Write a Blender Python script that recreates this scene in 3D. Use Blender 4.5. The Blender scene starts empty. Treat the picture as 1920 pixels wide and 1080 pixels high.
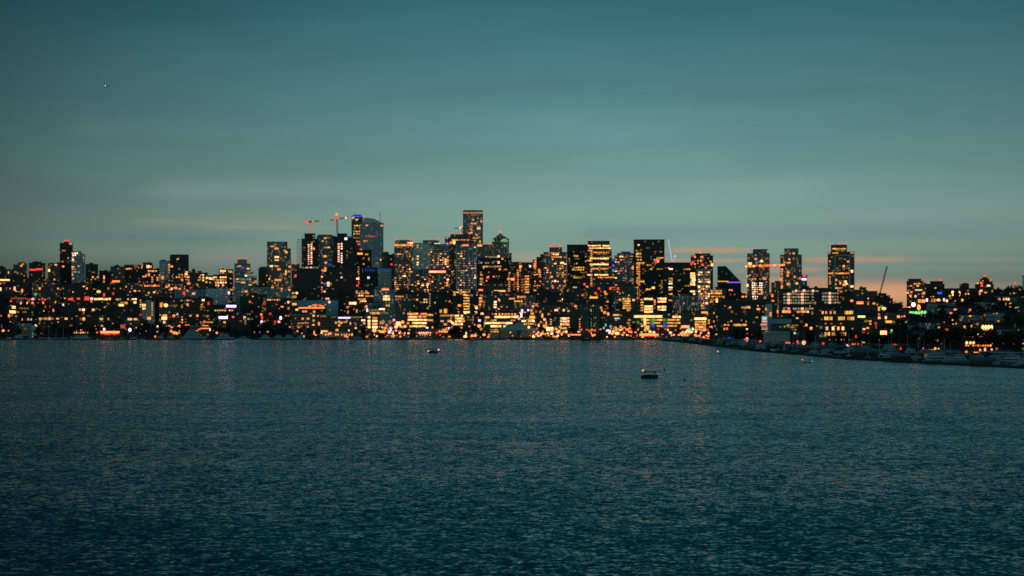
import bpy, math, random
from mathutils import Vector, Matrix
random.seed(7)
scn = bpy.context.scene
COL = scn.collection
F = 2955.0; HY = 597.0; CX = 960.0; H = 25.0      # focal length in photo pixels, eye-level row, eye height
R = random.random
def U(a, b): return a + (b - a) * random.random()

# ------------------------------------------------------------------ materials
def newmat(name):
    m = bpy.data.materials.new(name); m.use_nodes = True
    return m, m.node_tree.nodes, m.node_tree.links
def plain(name, col, rough=.7, var=.25, scale=.35, metal=0, spec=.3):
    m, n, l = newmat(name); p = n['Principled BSDF']
    p.inputs['Roughness'].default_value = rough; p.inputs['Metallic'].default_value = metal
    p.inputs['Specular IOR Level'].default_value = spec
    tc = n.new('ShaderNodeTexCoord'); nz = n.new('ShaderNodeTexNoise'); nz.inputs['Scale'].default_value = scale
    nz.inputs['Detail'].default_value = 4
    l.new(tc.outputs['Object'], nz.inputs['Vector'])
    mp = n.new('ShaderNodeMapRange'); mp.inputs['To Min'].default_value = 1 - var; mp.inputs['To Max'].default_value = 1 + var
    l.new(nz.outputs['Fac'], mp.inputs['Value'])
    mx = n.new('ShaderNodeVectorMath'); mx.operation = 'SCALE'; mx.inputs[0].default_value = col
    l.new(mp.outputs[0], mx.inputs['Scale']); l.new(mx.outputs[0], p.inputs['Base Color'])
    return m
def emit(name, col, s):
    m, n, l = newmat(name); p = n['Principled BSDF']
    p.inputs['Base Color'].default_value = (*[c * .3 for c in col], 1); p.inputs['Roughness'].default_value = .4
    p.inputs['Emission Color'].default_value = (*col, 1); p.inputs['Emission Strength'].default_value = s
    m.cycles.emission_sampling = 'NONE'
    return m
def facade(name, wall, glass, fh=3.6, bw=3.2, fz0=.38, fx0=.22, grough=.18, glow=.0, thr=.94, gcol=(1, .6, .25)):
    """floors and bays of a curtain wall, in the building's own metres"""
    m, n, l = newmat(name); p = n['Principled BSDF']
    tc = n.new('ShaderNodeTexCoord'); sp = n.new('ShaderNodeSeparateXYZ'); l.new(tc.outputs['Object'], sp.inputs[0])
    def M(op, a, b=None):
        q = n.new('ShaderNodeMath'); q.operation = op
        for i, v in enumerate((a, b)):
            if v is None: continue
            if isinstance(v, (int, float)): q.inputs[i].default_value = v
            else: l.new(v, q.inputs[i])
        return q.outputs[0]
    z = M('DIVIDE', sp.outputs['Z'], fh); s = M('DIVIDE', M('ADD', sp.outputs['X'], sp.outputs['Y']), bw)
    mask = M('MULTIPLY', M('GREATER_THAN', M('FRACT', z), fz0), M('GREATER_THAN', M('FRACT', s), fx0))
    cb = n.new('ShaderNodeCombineXYZ'); l.new(M('FLOOR', z), cb.inputs[0]); l.new(M('FLOOR', s), cb.inputs[1])
    wn = n.new('ShaderNodeTexWhiteNoise'); wn.noise_dimensions = '3D'; l.new(cb.outputs[0], wn.inputs['Vector'])
    oi = n.new('ShaderNodeObjectInfo'); l.new(oi.outputs['Random'], cb.inputs[2])
    v = wn.outputs['Value']
    g = n.new('ShaderNodeVectorMath'); g.operation = 'SCALE'; g.inputs[0].default_value = glass
    l.new(M('ADD', M('MULTIPLY', v, 1.1), .4), g.inputs['Scale'])
    mx = n.new('ShaderNodeMix'); mx.data_type = 'RGBA'; mx.inputs['A'].default_value = (*wall, 1)
    l.new(mask, mx.inputs['Factor']); l.new(g.outputs[0], mx.inputs['B']); l.new(mx.outputs['Result'], p.inputs['Base Color'])
    l.new(M('SUBTRACT', .75, M('MULTIPLY', mask, .75 - grough)), p.inputs['Roughness'])
    p.inputs['Specular IOR Level'].default_value = .45
    if glow:
        e = M('MULTIPLY', M('MULTIPLY', mask, M('MAXIMUM', M('SUBTRACT', v, thr), 0)), glow * 2 / (1 - thr))
        p.inputs['Emission Color'].default_value = (*gcol, 1); l.new(e, p.inputs['Emission Strength'])
        m.cycles.emission_sampling = 'NONE'
    return m

M = {
 'dark': facade('dark_facade', (.075, .058, .044), (.026, .026, .026), glow=.14, thr=.92),
 'black': facade('black_facade', (.055, .040, .026), (.028, .021, .014), grough=.45, glow=.10, thr=.95),
 'brown': facade('brown_brick_facade', (.11, .08, .06), (.03, .028, .026), 3.2, 3.6, .45, .4, .35, .16, .82),
 'glass': facade('dark_glass_facade', (.05, .06, .07), (.03, .06, .08), 3.8, 1.6, .12, .12, .12, .14, .86),
 'blue': facade('blue_glass_facade', (.07, .12, .17), (.06, .13, .22), 3.8, 2.4, .22, .12, .10, .14, .86),
 'bluegrid': facade('blue_grid_facade', (.36, .43, .48), (.07, .10, .14), 3.9, 3.4, .42, .22, .15, .08, .90),
 'grey': facade('grey_panel_facade', (.74, .68, .60), (.38, .37, .33), 3.4, 2.2, .4, .3, .3, .08, .90),
 'pale': facade('pale_stone_facade', (.34, .38, .38), (.05, .065, .075), 3.6, 3.0, .4, .42, .3, .14, .85),
 'greyplain': plain('grey_panels', (.50, .43, .42)),
 'roof': plain('bitumen_roof', (.05, .055, .06), .85),
 'tealroof': plain('metal_roof', (.28, .44, .48), .5),
 'dimroof': plain('weathered_roof', (.13, .20, .22), .6),
 'steel': plain('dark_steel', (.035, .035, .04), .5, metal=.3),
 'concrete': plain('raw_concrete', (.055, .055, .055), .9),
 'frame': plain('white_frame', (.6, .7, .74), .6),
 'white': plain('boat_gelcoat', (.30, .38, .41), .35, .12, .6),
 'grey_hull': plain('grey_hull', (.16, .19, .21), .4, .2),
 'dark_hull': plain('dark_hull', (.025, .03, .035), .4),
 'canvas': plain('dark_canvas', (.03, .03, .035), .9),
 'boatglass': plain('boat_glass', (.015, .02, .025), .1, .1),
 'wood': plain('dock_wood', (.045, .038, .032), .9),
 'bark': plain('bark', (.04, .03, .022), .9),
 'leaf': plain('leaves', (.022, .036, .018), .8, .5, .12),
 'warmwall': plain('plaster_wall', (.36, .27, .17), .85),
 'redpaint': plain('crane_red_paint', (.35, .05, .03), .5),
}
LC = {  # light colours: base colour, strength
 'a': ((1, .34, .07), .30), 'A': ((1, .35, .075), .92), 'B': ((1, .43, .14), 2.4), 'o': ((1, .15, .03), .48), 'O': ((1, .22, .05), 1.8),
 'w': ((.80, .70, .44), .32), 'W': ((1, .66, .42), 2.1), 'y': ((.95, .48, .09), .30), 'Y': ((1, .45, .09), .95), 'r': ((1, .045, .03), 1.6),
 'p': ((1, .38, .24), 1.8), 'b': ((.02, .17, 1), .6), 'g': ((.26, .62, .20), .36), 'G': ((.30, 1, .32), 1.0), 'v': ((.78, .50, .95), 2.1),
 'V': ((.28, .10, .95), .8), 't': ((.35, 1, .80), .8), 'T': ((.05, .6, .9), .5), 'c': ((.35, .55, 1), 1.2),
}
LM = {}
for k, (c, s) in LC.items():
    for i, f in enumerate((.5, .95, 1.5)): LM[k, i] = emit('light_%s_%d' % ({'a':'amber_dim','A':'amber','B':'amber_bright','o':'orange_dim','O':'orange','w':'white_dim','W':'white','y':'yellow_dim','Y':'yellow','r':'red','p':'pink_white','b':'blue','g':'green','G':'green_bright','v':'violet_white','V':'purple','t':'teal','T':'cyan','c':'pale_blue'}[k], i), c, s * f)

# ------------------------------------------------------------------ mesh helpers
class MB:
    def __init__(s): s.v = []; s.f = []; s.m = []
    def quad(s, pts, mi=0):
        b = len(s.v); s.v += [tuple(p) for p in pts]; s.f.append(tuple(range(b, b + len(pts)))); s.m.append(mi)
    def box(s, x0, x1, y0, y1, z0, z1, mi=0, bottom=True, tx=0, ty=0, xf=None):
        b = len(s.v)
        vs = [(x0, y0, z0), (x1, y0, z0), (x1, y1, z0), (x0, y1, z0), (x0+tx, y0+ty, z1), (x1-tx, y0+ty, z1), (x1-tx, y1-ty, z1), (x0+tx, y1-ty, z1)]
        if xf: vs = [tuple(xf @ Vector(p)) for p in vs]
        s.v += vs
        fs = [(4, 5, 6, 7), (0, 1, 5, 4), (1, 2, 6, 5), (2, 3, 7, 6), (3, 0, 4, 7)] + ([(3, 2, 1, 0)] if bottom else [])
        for f in fs: s.f.append(tuple(b + i for i in f)); s.m.append(mi)
    def bar(s, a, b_, r, mi=0, r2=None):
        a = Vector(a); b_ = Vector(b_); d = (b_ - a); L = d.length
        if L < 1e-6: return
        q = d.to_track_quat('Z', 'Y').to_matrix().to_4x4(); q.translation = a; r2 = r if r2 is None else r2
        k = len(s.v)
        for z, rr in ((0, r), (L, r2)):
            for i in range(6):
                t = math.pi / 3 * i; s.v.append(tuple(q @ Vector((rr * math.cos(t), rr * math.sin(t), z))))
        for i in range(6):
            j = (i + 1) % 6; s.f.append((k + i, k + j, k + 6 + j, k + 6 + i)); s.m.append(mi)
        s.f.append(tuple(k + 5 - i for i in range(6))); s.m.append(mi); s.f.append(tuple(k + 6 + i for i in range(6))); s.m.append(mi)
    def ball(s, c, r, mi=0, seg=10, rings=6, sz=1):
        k = len(s.v)
        for i in range(rings + 1):
            ph = math.pi * i / rings
            for j in range(seg):
                t = 2 * math.pi * j / seg
                s.v.append((c[0] + r * math.sin(ph) * math.cos(t), c[1] + r * math.sin(ph) * math.sin(t), c[2] + r * sz * math.cos(ph)))
        for i in range(rings):
            for j in range(seg):
                a = k + i * seg + j; b = k + i * seg + (j + 1) % seg
                s.f.append((a, a + seg, b + seg, b)); s.m.append(mi)
    def build(s, name, mats, parent=None, loc=None):
        me = bpy.data.meshes.new(name); me.from_pydata(s.v, [], s.f)
        if not isinstance(mats, (list, tuple)): mats = [mats]
        for m in mats: me.materials.append(m)
        if len(mats) > 1: me.polygons.foreach_set('material_index', s.m)
        me.update(); o = bpy.data.objects.new(name, me); COL.objects.link(o)
        if parent: o.parent = parent
        if loc: o.location = loc
        return o
def empty(name, label, cat, loc, rz=0, group=None, kind=None):
    o = bpy.data.objects.new(name, None); COL.objects.link(o); o.location = loc; o.rotation_euler = (0, 0, rz)
    o['label'] = label; o['category'] = cat
    if group: o['group'] = group
    return o
def copy_tree(o, parent=None):
    c = o.copy(); COL.objects.link(c)
    if parent: c.parent = parent; c.matrix_parent_inverse = o.matrix_parent_inverse
    for ch in KIDS.get(o.name, [x for x in o.children]): copy_tree(ch, c)
    return c
KIDS = {}

# ------------------------------------------------------------------ shore line and terrain
def interp(tab, x):
    if x <= tab[0][0]: return tab[0][1]
    for (a, va), (b, vb) in zip(tab, tab[1:]):
        if x <= b: return va + (vb - va) * (x - a) / (b - a)
    return tab[-1][1]
SHORE = [(-900, 635), (0, 635.3), (600, 635.1), (900, 635.2), (1200, 635.2), (1260, 636), (1300, 638), (1350, 641), (1400, 645), (1500, 650),
         (1600, 655), (1700, 661), (1800, 666), (1920, 670), (2100, 676), (2600, 690)]
def shoreD(px): return F * H / (interp(SHORE, px) - HY)
PROF = {  # height over distance behind the shore
 -900: [(0, 1.6), (300, 26), (800, 74), (1300, 104), (2500, 100), (9000, 60)],
 250:  [(0, 1.6), (300, 24), (800, 70), (1300, 102), (2500, 100), (9000, 60)],
 480:  [(0, 1.6), (250, 8), (700, 34), (1200, 60), (2500, 70), (9000, 60)],
 640:  [(0, 1.6), (300, 5), (1000, 22), (2000, 48), (4000, 60), (9000, 60)],
 1500: [(0, 1.6), (300, 5), (1000, 20), (2000, 36), (4000, 40), (9000, 40)],
 1680: [(0, 1.6), (200, 7), (500, 24), (1000, 40), (2000, 42), (9000, 40)],
 1820: [(0, 1.6), (200, 9), (500, 33), (900, 53), (2000, 58), (9000, 50)],
 1930: [(0, 1.6), (200, 10), (450, 33), (850, 56), (2000, 64), (9000, 50)],
 3000: [(0, 1.6), (200, 10), (450, 33), (850, 60), (2000, 70), (9000, 50)],
}
PK = sorted(PROF)
def ground(px, D):
    s = D - shoreD(px)
    if s < 0: return -1.5
    px = max(PK[0], min(PK[-1], px))
    for a, b in zip(PK, PK[1:]):
        if px <= b:
            t = (px - a) / (b - a); t = t * t * (3 - 2 * t)
            return interp(PROF[a], s) * (1 - t) + interp(PROF[b], s) * t
    return interp(PROF[PK[-1]], s)
def pxof(x, y): return CX + F * x / max(y, 1)
def groundxy(x, y): return ground(pxof(x, y), y)
def P(px, py, D): return Vector(((px - CX) / F * D, D, H + (HY - py) / F * D))
def mpp(D): return D / F          # metres per photo pixel at distance D

# terrain sheet
mb = MB(); cols = []
xs = list(range(-900, 2901, 20)); ss = [-3, 0, 15, 40, 80, 130, 200, 280, 370, 470, 600, 750, 900, 1100, 1300, 1600, 2000, 2600, 3500, 5000, 9000, 20000]
for px in xs:
    for s in ss:
        D = shoreD(px) + s
        z = -2.5 if s < 0 else ground(px, D) + (0 if s < 60 else 1.2 * math.sin(px * .13 + s * .011))
        mb.v.append(((px - CX) / F * D, D, z))
n = len(ss)
for i in range(len(xs) - 1):
    for j in range(n - 1):
        mb.f.append((i * n + j, (i + 1) * n + j, (i + 1) * n + j + 1, i * n + j + 1)); mb.m.append(0)
terrain = mb.build('ground', plain('dark_ground', (.035, .038, .032), .95, .5, .02)); terrain['kind'] = 'structure'

# ------------------------------------------------------------------ buildings
BLD = []
class Bld: pass
def building(name, label, tiers, D, mat='dark', d=None, yaw=None, cat='building', roof='roof', units=None, group=None):
    """tiers: (px0, px1, py_top[, setback_m]) - each a wall box from the ground up, in the building's own frame"""
    b = Bld(); b.tiers = []; b.lights = []; b.name = name
    D = max(D, shoreD((tiers[0][0] + tiers[0][1]) / 2) + 6)
    x0, x1 = tiers[0][0], tiers[0][1]; pc = (min(t[0] for t in tiers) + max(t[1] for t in tiers)) / 2
    u = (pc - CX) / F; az = math.atan(u); k = D / F / math.sqrt(1 + u * u)
    W = (x1 - x0) * k
    d = d or max(12, min(45, W * .8))
    if yaw is None: yaw = random.choice((0, 0, .10, -.12, .16, -.07))
    if (x1 - x0) * k < d * 1.2: yaw *= .6
    c = Vector((u * D, D, 0)) + Vector((math.sin(az), math.cos(az), 0)) * d / 2
    g = min(groundxy(c.x + a, c.y + e) for a in (-d/2, d/2) for e in (-d/2, d/2)) if D > 0 else 0
    g = max(g, .5)
    rz = -az + yaw
    b.root = empty(name, label, cat, (c.x, c.y, g), rz, group); b.g = g
    b.mw = Matrix.Translation((c.x, c.y, g)) @ Matrix.Rotation(rz, 4, 'Z'); b.inv = b.mw.inverted()
    walls = MB(); rf = MB()
    ca, sa = math.cos(yaw), abs(math.sin(yaw))
    for i, t in enumerate(tiers):
        a0, a1, top = t[:3]; sb = t[3] if len(t) > 3 else i * 1.3
        dd = max(6, d - 2 * sb)
        w = ((a1 - a0) * k - dd * sa) / ca
        if w < 3: w = (a1 - a0) * k * .9
        cx = ((a0 + a1) / 2 - pc) * k / ca
        z1 = H + (HY - top) * D / F - g
        bx = (cx - w / 2, cx + w / 2, -dd / 2, dd / 2, 0, z1 - .5)
        walls.box(bx[0], bx[1], bx[2], bx[3], -6, bx[5], bottom=False)
        rf.box(bx[0] - .35, bx[1] + .35, bx[2] - .35, bx[3] + .35, bx[5] - .25, z1)
        b.tiers.append((bx[0], bx[1], bx[2], bx[3], -6, z1))
    b.walls = walls.build('walls', M[mat], b.root); b.roof = rf.build('roof', M[roof], b.root)
    b.h = b.tiers[0][5]; b.k = k; b.D = D; b.rad = max(x1 - x0, 1) * k / 2
    nu = units if units is not None else (random.randint(1, 3) if (x1 - x0) * k > 16 else 0)
    t = b.tiers[-1]; top = t[5]
    for q in range(nu):
        uw = U(.12, .3) * (t[1] - t[0]); ux = U(t[0] + uw / 2 + .5, t[1] - uw / 2 - .5); ud = min(8, (t[3] - t[2]) * .3)
        uy = U(t[2] + ud / 2 + 2, t[3] - ud / 2 - 1)
        m_ = MB(); m_.box(ux - uw / 2, ux + uw / 2, uy - ud / 2, uy + ud / 2, top - .1, top + U(1.2, 2.6)); m_.build('roof_unit', M['concrete'], b.root)
    BLD.append(b); return b

def raybox(b, px, py):
    o = b.inv @ Vector((0, 0, H)); dr = b.inv.to_3x3() @ Vector(((px - CX) / F, 1, (HY - py) / F))
    best = None
    for bx in b.tiers:
        t0, t1, ax = 0, 1e9, 0
        for i in range(3):
            lo, hi = bx[2 * i], bx[2 * i + 1]
            if abs(dr[i]) < 1e-9:
                if not lo <= o[i] <= hi: t1 = -1
                continue
            a, c = (lo - o[i]) / dr[i], (hi - o[i]) / dr[i]
            if a > c: a, c = c, a
            if a > t0: t0 = a; ax = i
            t1 = min(t1, c)
        if t0 < t1 and t0 > 0 and (best is None or t0 < best[0]): best = (t0, ax, o + dr * t0, dr)
    return best
def firsthit(px, py):
    best = None
    for b in BLD:
        h = raybox(b, px, py)
        if h and (best is None or h[0] < best[1][0]): best = (b, h)
    return best
def terrainhit(px, py, hh):
    D = shoreD(px) + 2
    zr = H + (HY - py) / F * D
    if zr < 1.6 + hh: return D
    while D < 6000:
        zr = H + (HY - py) / F * D
        if zr <= ground(px, D) + hh: return D
        D += 4
    return None

# cube shared by every lit window of one colour
CUBE = {}
def cube(mat):
    if mat.name not in CUBE:
        q = MB(); q.box(-.5, .5, -.5, .5, -.5, .5); o = q.build('window', mat); CUBE[mat.name] = o.data; bpy.data.objects.remove(o)
    return CUBE[mat.name]
BALL = {}
def ball(mat):
    if mat.name not in BALL:
        q = MB(); q.ball((0, 0, 0), .5, seg=10, rings=6); o = q.build('lamp', mat); BALL[mat.name] = o.data; bpy.data.objects.remove(o)
    return BALL[mat.name]
def lvl(fix=None): return fix if fix is not None else random.choice((0, 1, 1, 1, 2))
def on_building(b, hit, wpx, hpx, col, level=None, part='window', rnd=False):
    t, ax, p, dr = hit
    D = t; w = wpx * D / F; h = hpx * D / F
    dep = .5
    if ax == 0: sc = (dep, w, h)
    elif ax == 1: sc = (w, dep, h)
    else: sc = (w, w, h); p = p + Vector((0, 0, h / 2))
    b.lights.append((w * h, tuple(p), sc, LM[col, lvl(level)], part, rnd))
LAMPS = []
def light(px, py, w, h, col, level=None, part='window', hh=8.0):
    if w < .5: return
    if col in 'rv' and 4 < w < 9: w *= .8; h *= .8
    fh = firsthit(px, py); D = terrainhit(px, py, hh)
    if fh and (D is None or fh[1][0] < D): on_building(fh[0], fh[1], w, h, col, level, part, rnd=(part == 'window' and w <= 8 and h <= 9 and min(w, h) >= 4.5)); return
    if D is None: return
    LAMPS.append((px, py, w, h, col, level, D))
def row(y, x0, x1, c, y1=None, pitch=4.4, ww=3.2, hh=2.6, skip=.08, part='window'):
    n = max(1, round((x1 - x0) / pitch))
    for i in range(n):
        if random.random() < skip: continue
        t = (i + .5) / n
        light(x0 + (x1 - x0) * t + U(-.35, .35), y + ((y1 or y) - y) * t + U(-.3, .3), ww * U(.8, 1.15) * (x1 - x0) / n / pitch, hh, c, part=part)
def strip(x0, x1, y, h, c, y1=None, level=None, part='sign'):
    n = max(1, round((x1 - x0) / 14)); L = (x1 - x0) / n
    for i in range(n): light(x0 + L * (i + .5), y + ((y1 or y) - y) * (i + .5) / n, L * .97, h, c, level, part)
def col(x, y0, y1, c, pitch=4.4, ww=3.0, hh=2.4, skip=.1):
    n = max(1, round((y1 - y0) / pitch))
    for i in range(n):
        if random.random() < skip: continue
        light(x + U(-.3, .3), y0 + (y1 - y0) * (i + .5) / n, ww, hh, c)
def fill(b, x0, x1, y0, y1, dens, cs, px=4.6, py=4.1, ww=2.8, hh=2.1):
    nx = max(1, round((x1 - x0) / px)); ny = max(1, round((y1 - y0) / py))
    band = [U(.4, 1.6) for _ in range(ny)]; colm = [U(.5, 1.5) for _ in range(nx)]
    for j in range(ny):
        for i in range(nx):
            if random.random() > dens * band[j] * colm[i]: continue
            x = x0 + (i + .5) * (x1 - x0) / nx; y = y0 + (j + .5) * (y1 - y0) / ny
            x += U(-.9, .9); y += U(-.5, .5)
            fh = firsthit(x, y)
            if fh and fh[0] is b and fh[1][1] != 2: on_building(b, fh[1], ww * U(.5, 1.5), hh * U(.6, 1.2), random.choice(cs + 'a'), random.choice((0, 0, 1, 1, 2)))
def lamps_on(b, pts, c='r', r=1.5):
    """lamps standing on the roof edge"""
    for x, y in pts:
        D = b.D + 3; p = b.inv @ P(x, y, D); q = r * 2.0 * D / F
        zt = b.tiers[0][5]
        for t in b.tiers:
            if t[0] - 1 <= p.x <= t[1] + 1: zt = max(zt, t[5]) if t[5] <= p.z + 3 else zt
        o = bpy.data.objects.new('aviation_light', ball(LM[c, 1])); COL.objects.link(o); o.parent = b.root; o.location = p; o.scale = (q, q, q)
        if p.z - q / 2 > zt + .2:
            m_ = MB(); m_.bar((p.x, p.y, zt - .2), (p.x, p.y, p.z - q / 2 + .1), .15); m_.build('lamp_post', M['steel'], b.root)
def addbar(b, name, pts, r, mat, D=None):
    m_ = MB(); D = D or b.D
    for (x0, y0), (x1, y1) in pts: m_.bar(b.inv @ P(x0, y0, D), b.inv @ P(x1, y1, D), r)
    return m_.build(name, mat, b.root)
WR = .10; WA = .62; WB = .42; WC = .10; WBIAS = -.09; WBASE = (.002, .046, .062, 1)   # water: micro roughness and wave slopes, short to long
DEN = False; BACK = 1.5; CLAMP = .045; FW = 1.6
B = building; TW = []
def T(*a, **k): b = B(*a, **k); TW.append(b); return b
# ---- left hill
l1 = T('apartment_tower', 'black slab tower on the left hill with a red lit roof box', [(112, 136.5, 455.5), (120, 128.5, 452.5)], 2950, 'black', cat='tower', yaw=0, units=0)
l2 = T('apartment_tower', 'blue glass tower just right of the black slab tower on the left hill', [(134, 153, 471.5), (150, 159.5, 476, 4)], 2880, 'bluegrid', cat='tower', yaw=0, units=0)
l3 = B('apartment_block', 'plain dark block right of the blue glass tower on the left hill', [(160, 184, 495)], 2900, 'black', yaw=.1)
l4 = B('apartment_block', 'dark block left of the black slab tower with one amber window', [(90, 113, 493.5)], 2920, 'dark')
l5 = B('hospital_block', 'dark stepped block carrying a slanted red neon line', [(54, 85, 493), (61, 78, 490.5)], 2800, 'black', yaw=0)
l6 = B('apartment_block', 'dark block with amber top windows left of the red neon line', [(25, 51, 496), (34, 49, 492.5)], 2850, 'dark')
l7 = B('apartment_block', 'dark flat roofed block cut by the left edge of the photo', [(-12, 11, 500.5)], 2900, 'black')
l8 = B('apartment_block', 'low dark block beside the one at the left edge', [(9, 27, 506)], 2800, 'dark')
l9 = B('apartment_block', 'long ridge block with a yellow lit top floor on the left hill', [(233, 287, 496.5), (268, 286, 492, 3)], 2950, 'black', yaw=0)
l10 = B('apartment_block', 'low dark ridge block with two dim amber windows', [(207, 236, 499.5), (214, 224, 497.5)], 2900, 'dark')
l10b = B('apartment_block', 'low black ridge block between the long ridge block and the pale striped one', [(284, 301, 504)], 2900, 'black')
l10c = B('apartment_block', 'low black ridge house right of the blue glass tower group', [(186, 209, 508)], 2930, 'black')
l11 = B('apartment_block', 'grey block with a bright column of stair windows beside the big black box', [(298.5, 320, 489)], 2850, 'grey', yaw=0)
l12 = T('office_block', 'big black box shaped block rising above the left hill', [(318.5, 354, 478.5), (321, 353, 477, 2)], 2780, 'black', yaw=0, units=0)
l13 = B('apartment_block', 'brick block with orange windows right of the big black box', [(347, 378, 508), (360, 366, 504.5)], 2700, 'brown')
l14 = B('apartment_block', 'small dark block right of the orange windowed brick block', [(376, 390, 511)], 2680, 'dark')
l15 = B('apartment_block', 'low block packed with rows of bright warm windows', [(386, 426, 516.5)], 2650, 'brown', yaw=0)
l16 = B('apartment_block', 'block with a brightly lit top floor left of the terraced building', [(410, 438, 504.7)], 2720, 'brown', yaw=-.1)
l17 = T('terraced_office', 'terraced office stepping down to the right with two red roof lamps', [(439.5, 481, 518), (439.5, 475, 510.5, 3), (439.5, 469.5, 494, 6), (445, 463, 486, 9)], 2600, 'pale', cat='office', yaw=0, units=0)
l18 = B('apartment_block', 'rounded black block left of the broad dark tower', [(484.5, 502, 502.5), (488, 501, 500)], 2550, 'black')
l19 = T('office_tower', 'broad dark tower with a stepped right shoulder left of the scaffolded towers', [(500.5, 539, 453), (536, 545.5, 465.5, 4)], 2650, 'glass', cat='tower', yaw=0, units=0)
l20 = B('apartment_block', 'dark block between the broad dark tower and the scaffold', [(546.5, 562, 495)], 2600, 'dark')
l21 = B('hillside_block', 'long teal roofed hall in the middle of the left hill', [(328, 386, 543)], 2450, 'pale', roof='tealroof', yaw=0)
l22 = B('hillside_block', 'dim grey block below the low block of warm windows', [(386, 432, 540)], 2400, 'grey')
l23 = B('hillside_block', 'wide dark office below the broad dark tower with dim teal ledges', [(436, 548, 545), (470, 548, 537, 4)], 2380, 'pale', yaw=0)
# ---- scaffolded twin towers and the dark mass under them
c1 = T('tower_under_construction', 'left scaffolded tower under construction with two columns of white work lights', [(566, 598, 447.5), (571, 591, 437.5, 2)], 2900, 'black', cat='construction tower', yaw=0, units=0)
c1b = T('glass_tower', 'teal glass tower between the two scaffolded towers', [(594, 628, 442), (597, 623, 439.8, 2)], 3000, 'glass', cat='tower', yaw=0, units=0)
c2 = T('tower_under_construction', 'right scaffolded tower under construction below the taller crane', [(625, 668, 443.5), (632, 651, 437.5, 2)], 2880, 'black', cat='construction tower', yaw=0, units=0)
c3 = T('office_block', 'huge unlit dark block below the scaffolded towers', [(556, 672, 503)], 2500, 'black', cat='office', yaw=0)
u1 = T('skyscraper', 'dark slim skyscraper with a blue neon roof line', [(659, 680, 404.5), (662, 677, 402.3, 3)], 4100, 'dark', cat='skyscraper', yaw=0, units=0)
u2 = T('skyscraper', 'broad blue glass skyscraper with a sloping crown beside the blue neon one', [(675, 719, 418)], 3900, 'bluegrid', cat='skyscraper', yaw=0, units=0, d=50)
u3 = B('office_block', 'dark distant block right of the broad blue glass skyscraper', [(716, 729, 473)], 3700, 'dark')
u4 = B('office_block', 'low dark distant block left of the red topped apartment tower', [(726, 742, 477)], 3500, 'black')
u5 = B('office_block', 'black block with a red lit roof sign in front of the blue glass skyscraper', [(667, 696.5, 469.5)], 3000, 'black', yaw=0)
u6 = T('theatre_block', 'dark block crowned by a row of upright blue lights', [(676, 711, 502)], 2800, 'black', cat='building', yaw=0, units=0)
u6b = B('office_block', 'grey gridded block whose top carries the right half of the blue lights', [(709, 734, 502)], 2790, 'grey', yaw=0, units=0)
# ---- centre
t1 = T('apartment_tower', 'apartment tower with a glowing amber crown and two red roof lamps', [(739, 775, 457), (741, 773, 450, 3)], 2750, 'glass', cat='tower', yaw=0, units=0)
t2 = T('apartment_tower', 'pale grey panelled tower with one bright window column', [(775, 807, 455.5)], 2700, 'grey', cat='tower', yaw=0, units=0)
t2b = T('apartment_tower', 'dark glass tower half joined to the grey one with a green white roof light', [(804, 842, 457.5), (793, 823, 450, 6)], 2720, 'blue', cat='tower', yaw=0, units=0)
t2c = T('apartment_block', 'wing of warm windows under the red lit canopy line', [(776, 842, 505)], 2600, 'dark', yaw=0, units=0)
t3 = T('office_tower', 'dark slab tower behind the blue panelled tower with an amber top floor', [(836, 888, 448), (834, 845, 445, 3), (844, 885, 439, 5)], 3400, 'dark', cat='tower', yaw=0, units=0)
t3b = B('office_tower', 'narrow brown brick tower with dim windows left of the blue panelled tower', [(839, 858, 461)], 2900, 'brown', cat='tower', yaw=0, units=0)
cc = T('skyscraper', 'tallest black skyscraper with an orange lit crown', [(868, 905.5, 395.2), (869, 905, 394, 2)], 4500, 'blue', cat='skyscraper', yaw=0, units=0)
t4 = T('apartment_tower', 'blue panelled tower full of amber windows with a tall white corner fin', [(856, 893, 456)], 2480, 'blue', cat='tower', yaw=0, units=0)
t4b = B('office_tower', 'tower seen behind the blue panelled tower with one wide orange window at its top', [(890, 905, 455)], 3300, 'dark', cat='tower', yaw=0, units=0)
t5 = T('skyscraper', 'skyscraper with a pyramid roof above two green lit arches', [(922, 954.5, 448), (950, 959.5, 474, 6)], 4200, 'glass', cat='skyscraper', yaw=0, units=0)
t5b = T('office_tower', 'dark tower left of and below the pyramid roof', [(895, 924, 458.5)], 3300, 'glass', cat='tower', yaw=0, units=0)
t5c = T('office_tower', 'black tower below the pyramid roof with two broken rows of lights', [(893, 958, 484)], 2900, 'black', cat='tower', yaw=0)
t6 = T('office_tower', 'grey brown panelled tower with amber window columns', [(955, 976, 491), (975, 1003, 491.8, 3)], 2850, 'brown', cat='tower', yaw=0, units=0)
t7 = T('apartment_tower', 'tower climbing in small steps to the right left of the three red lamps', [(999, 1030, 487), (1006, 1031, 481.5, 2), (1013, 1031, 476.5, 4)], 2800, 'dark', cat='tower', yaw=0, units=0)
t8 = T('apartment_tower', 'tower crowned by three red lamps in a row', [(1019, 1062.5, 472.5), (1030, 1054, 463.5, 4)], 2600, 'glass', cat='tower', yaw=0, units=0)
t9 = T('office_tower', 'flat topped black tower with yellow green window rows', [(1063, 1103, 458.5)], 2750, 'black', cat='tower', yaw=0, units=0)
t10 = T('office_tower', 'tower ringed by bright amber floors with a blank black top', [(1099.5, 1147, 463.5), (1102, 1143, 451.5, 2)], 2650, 'dark', cat='tower', yaw=0, units=0)
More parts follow.
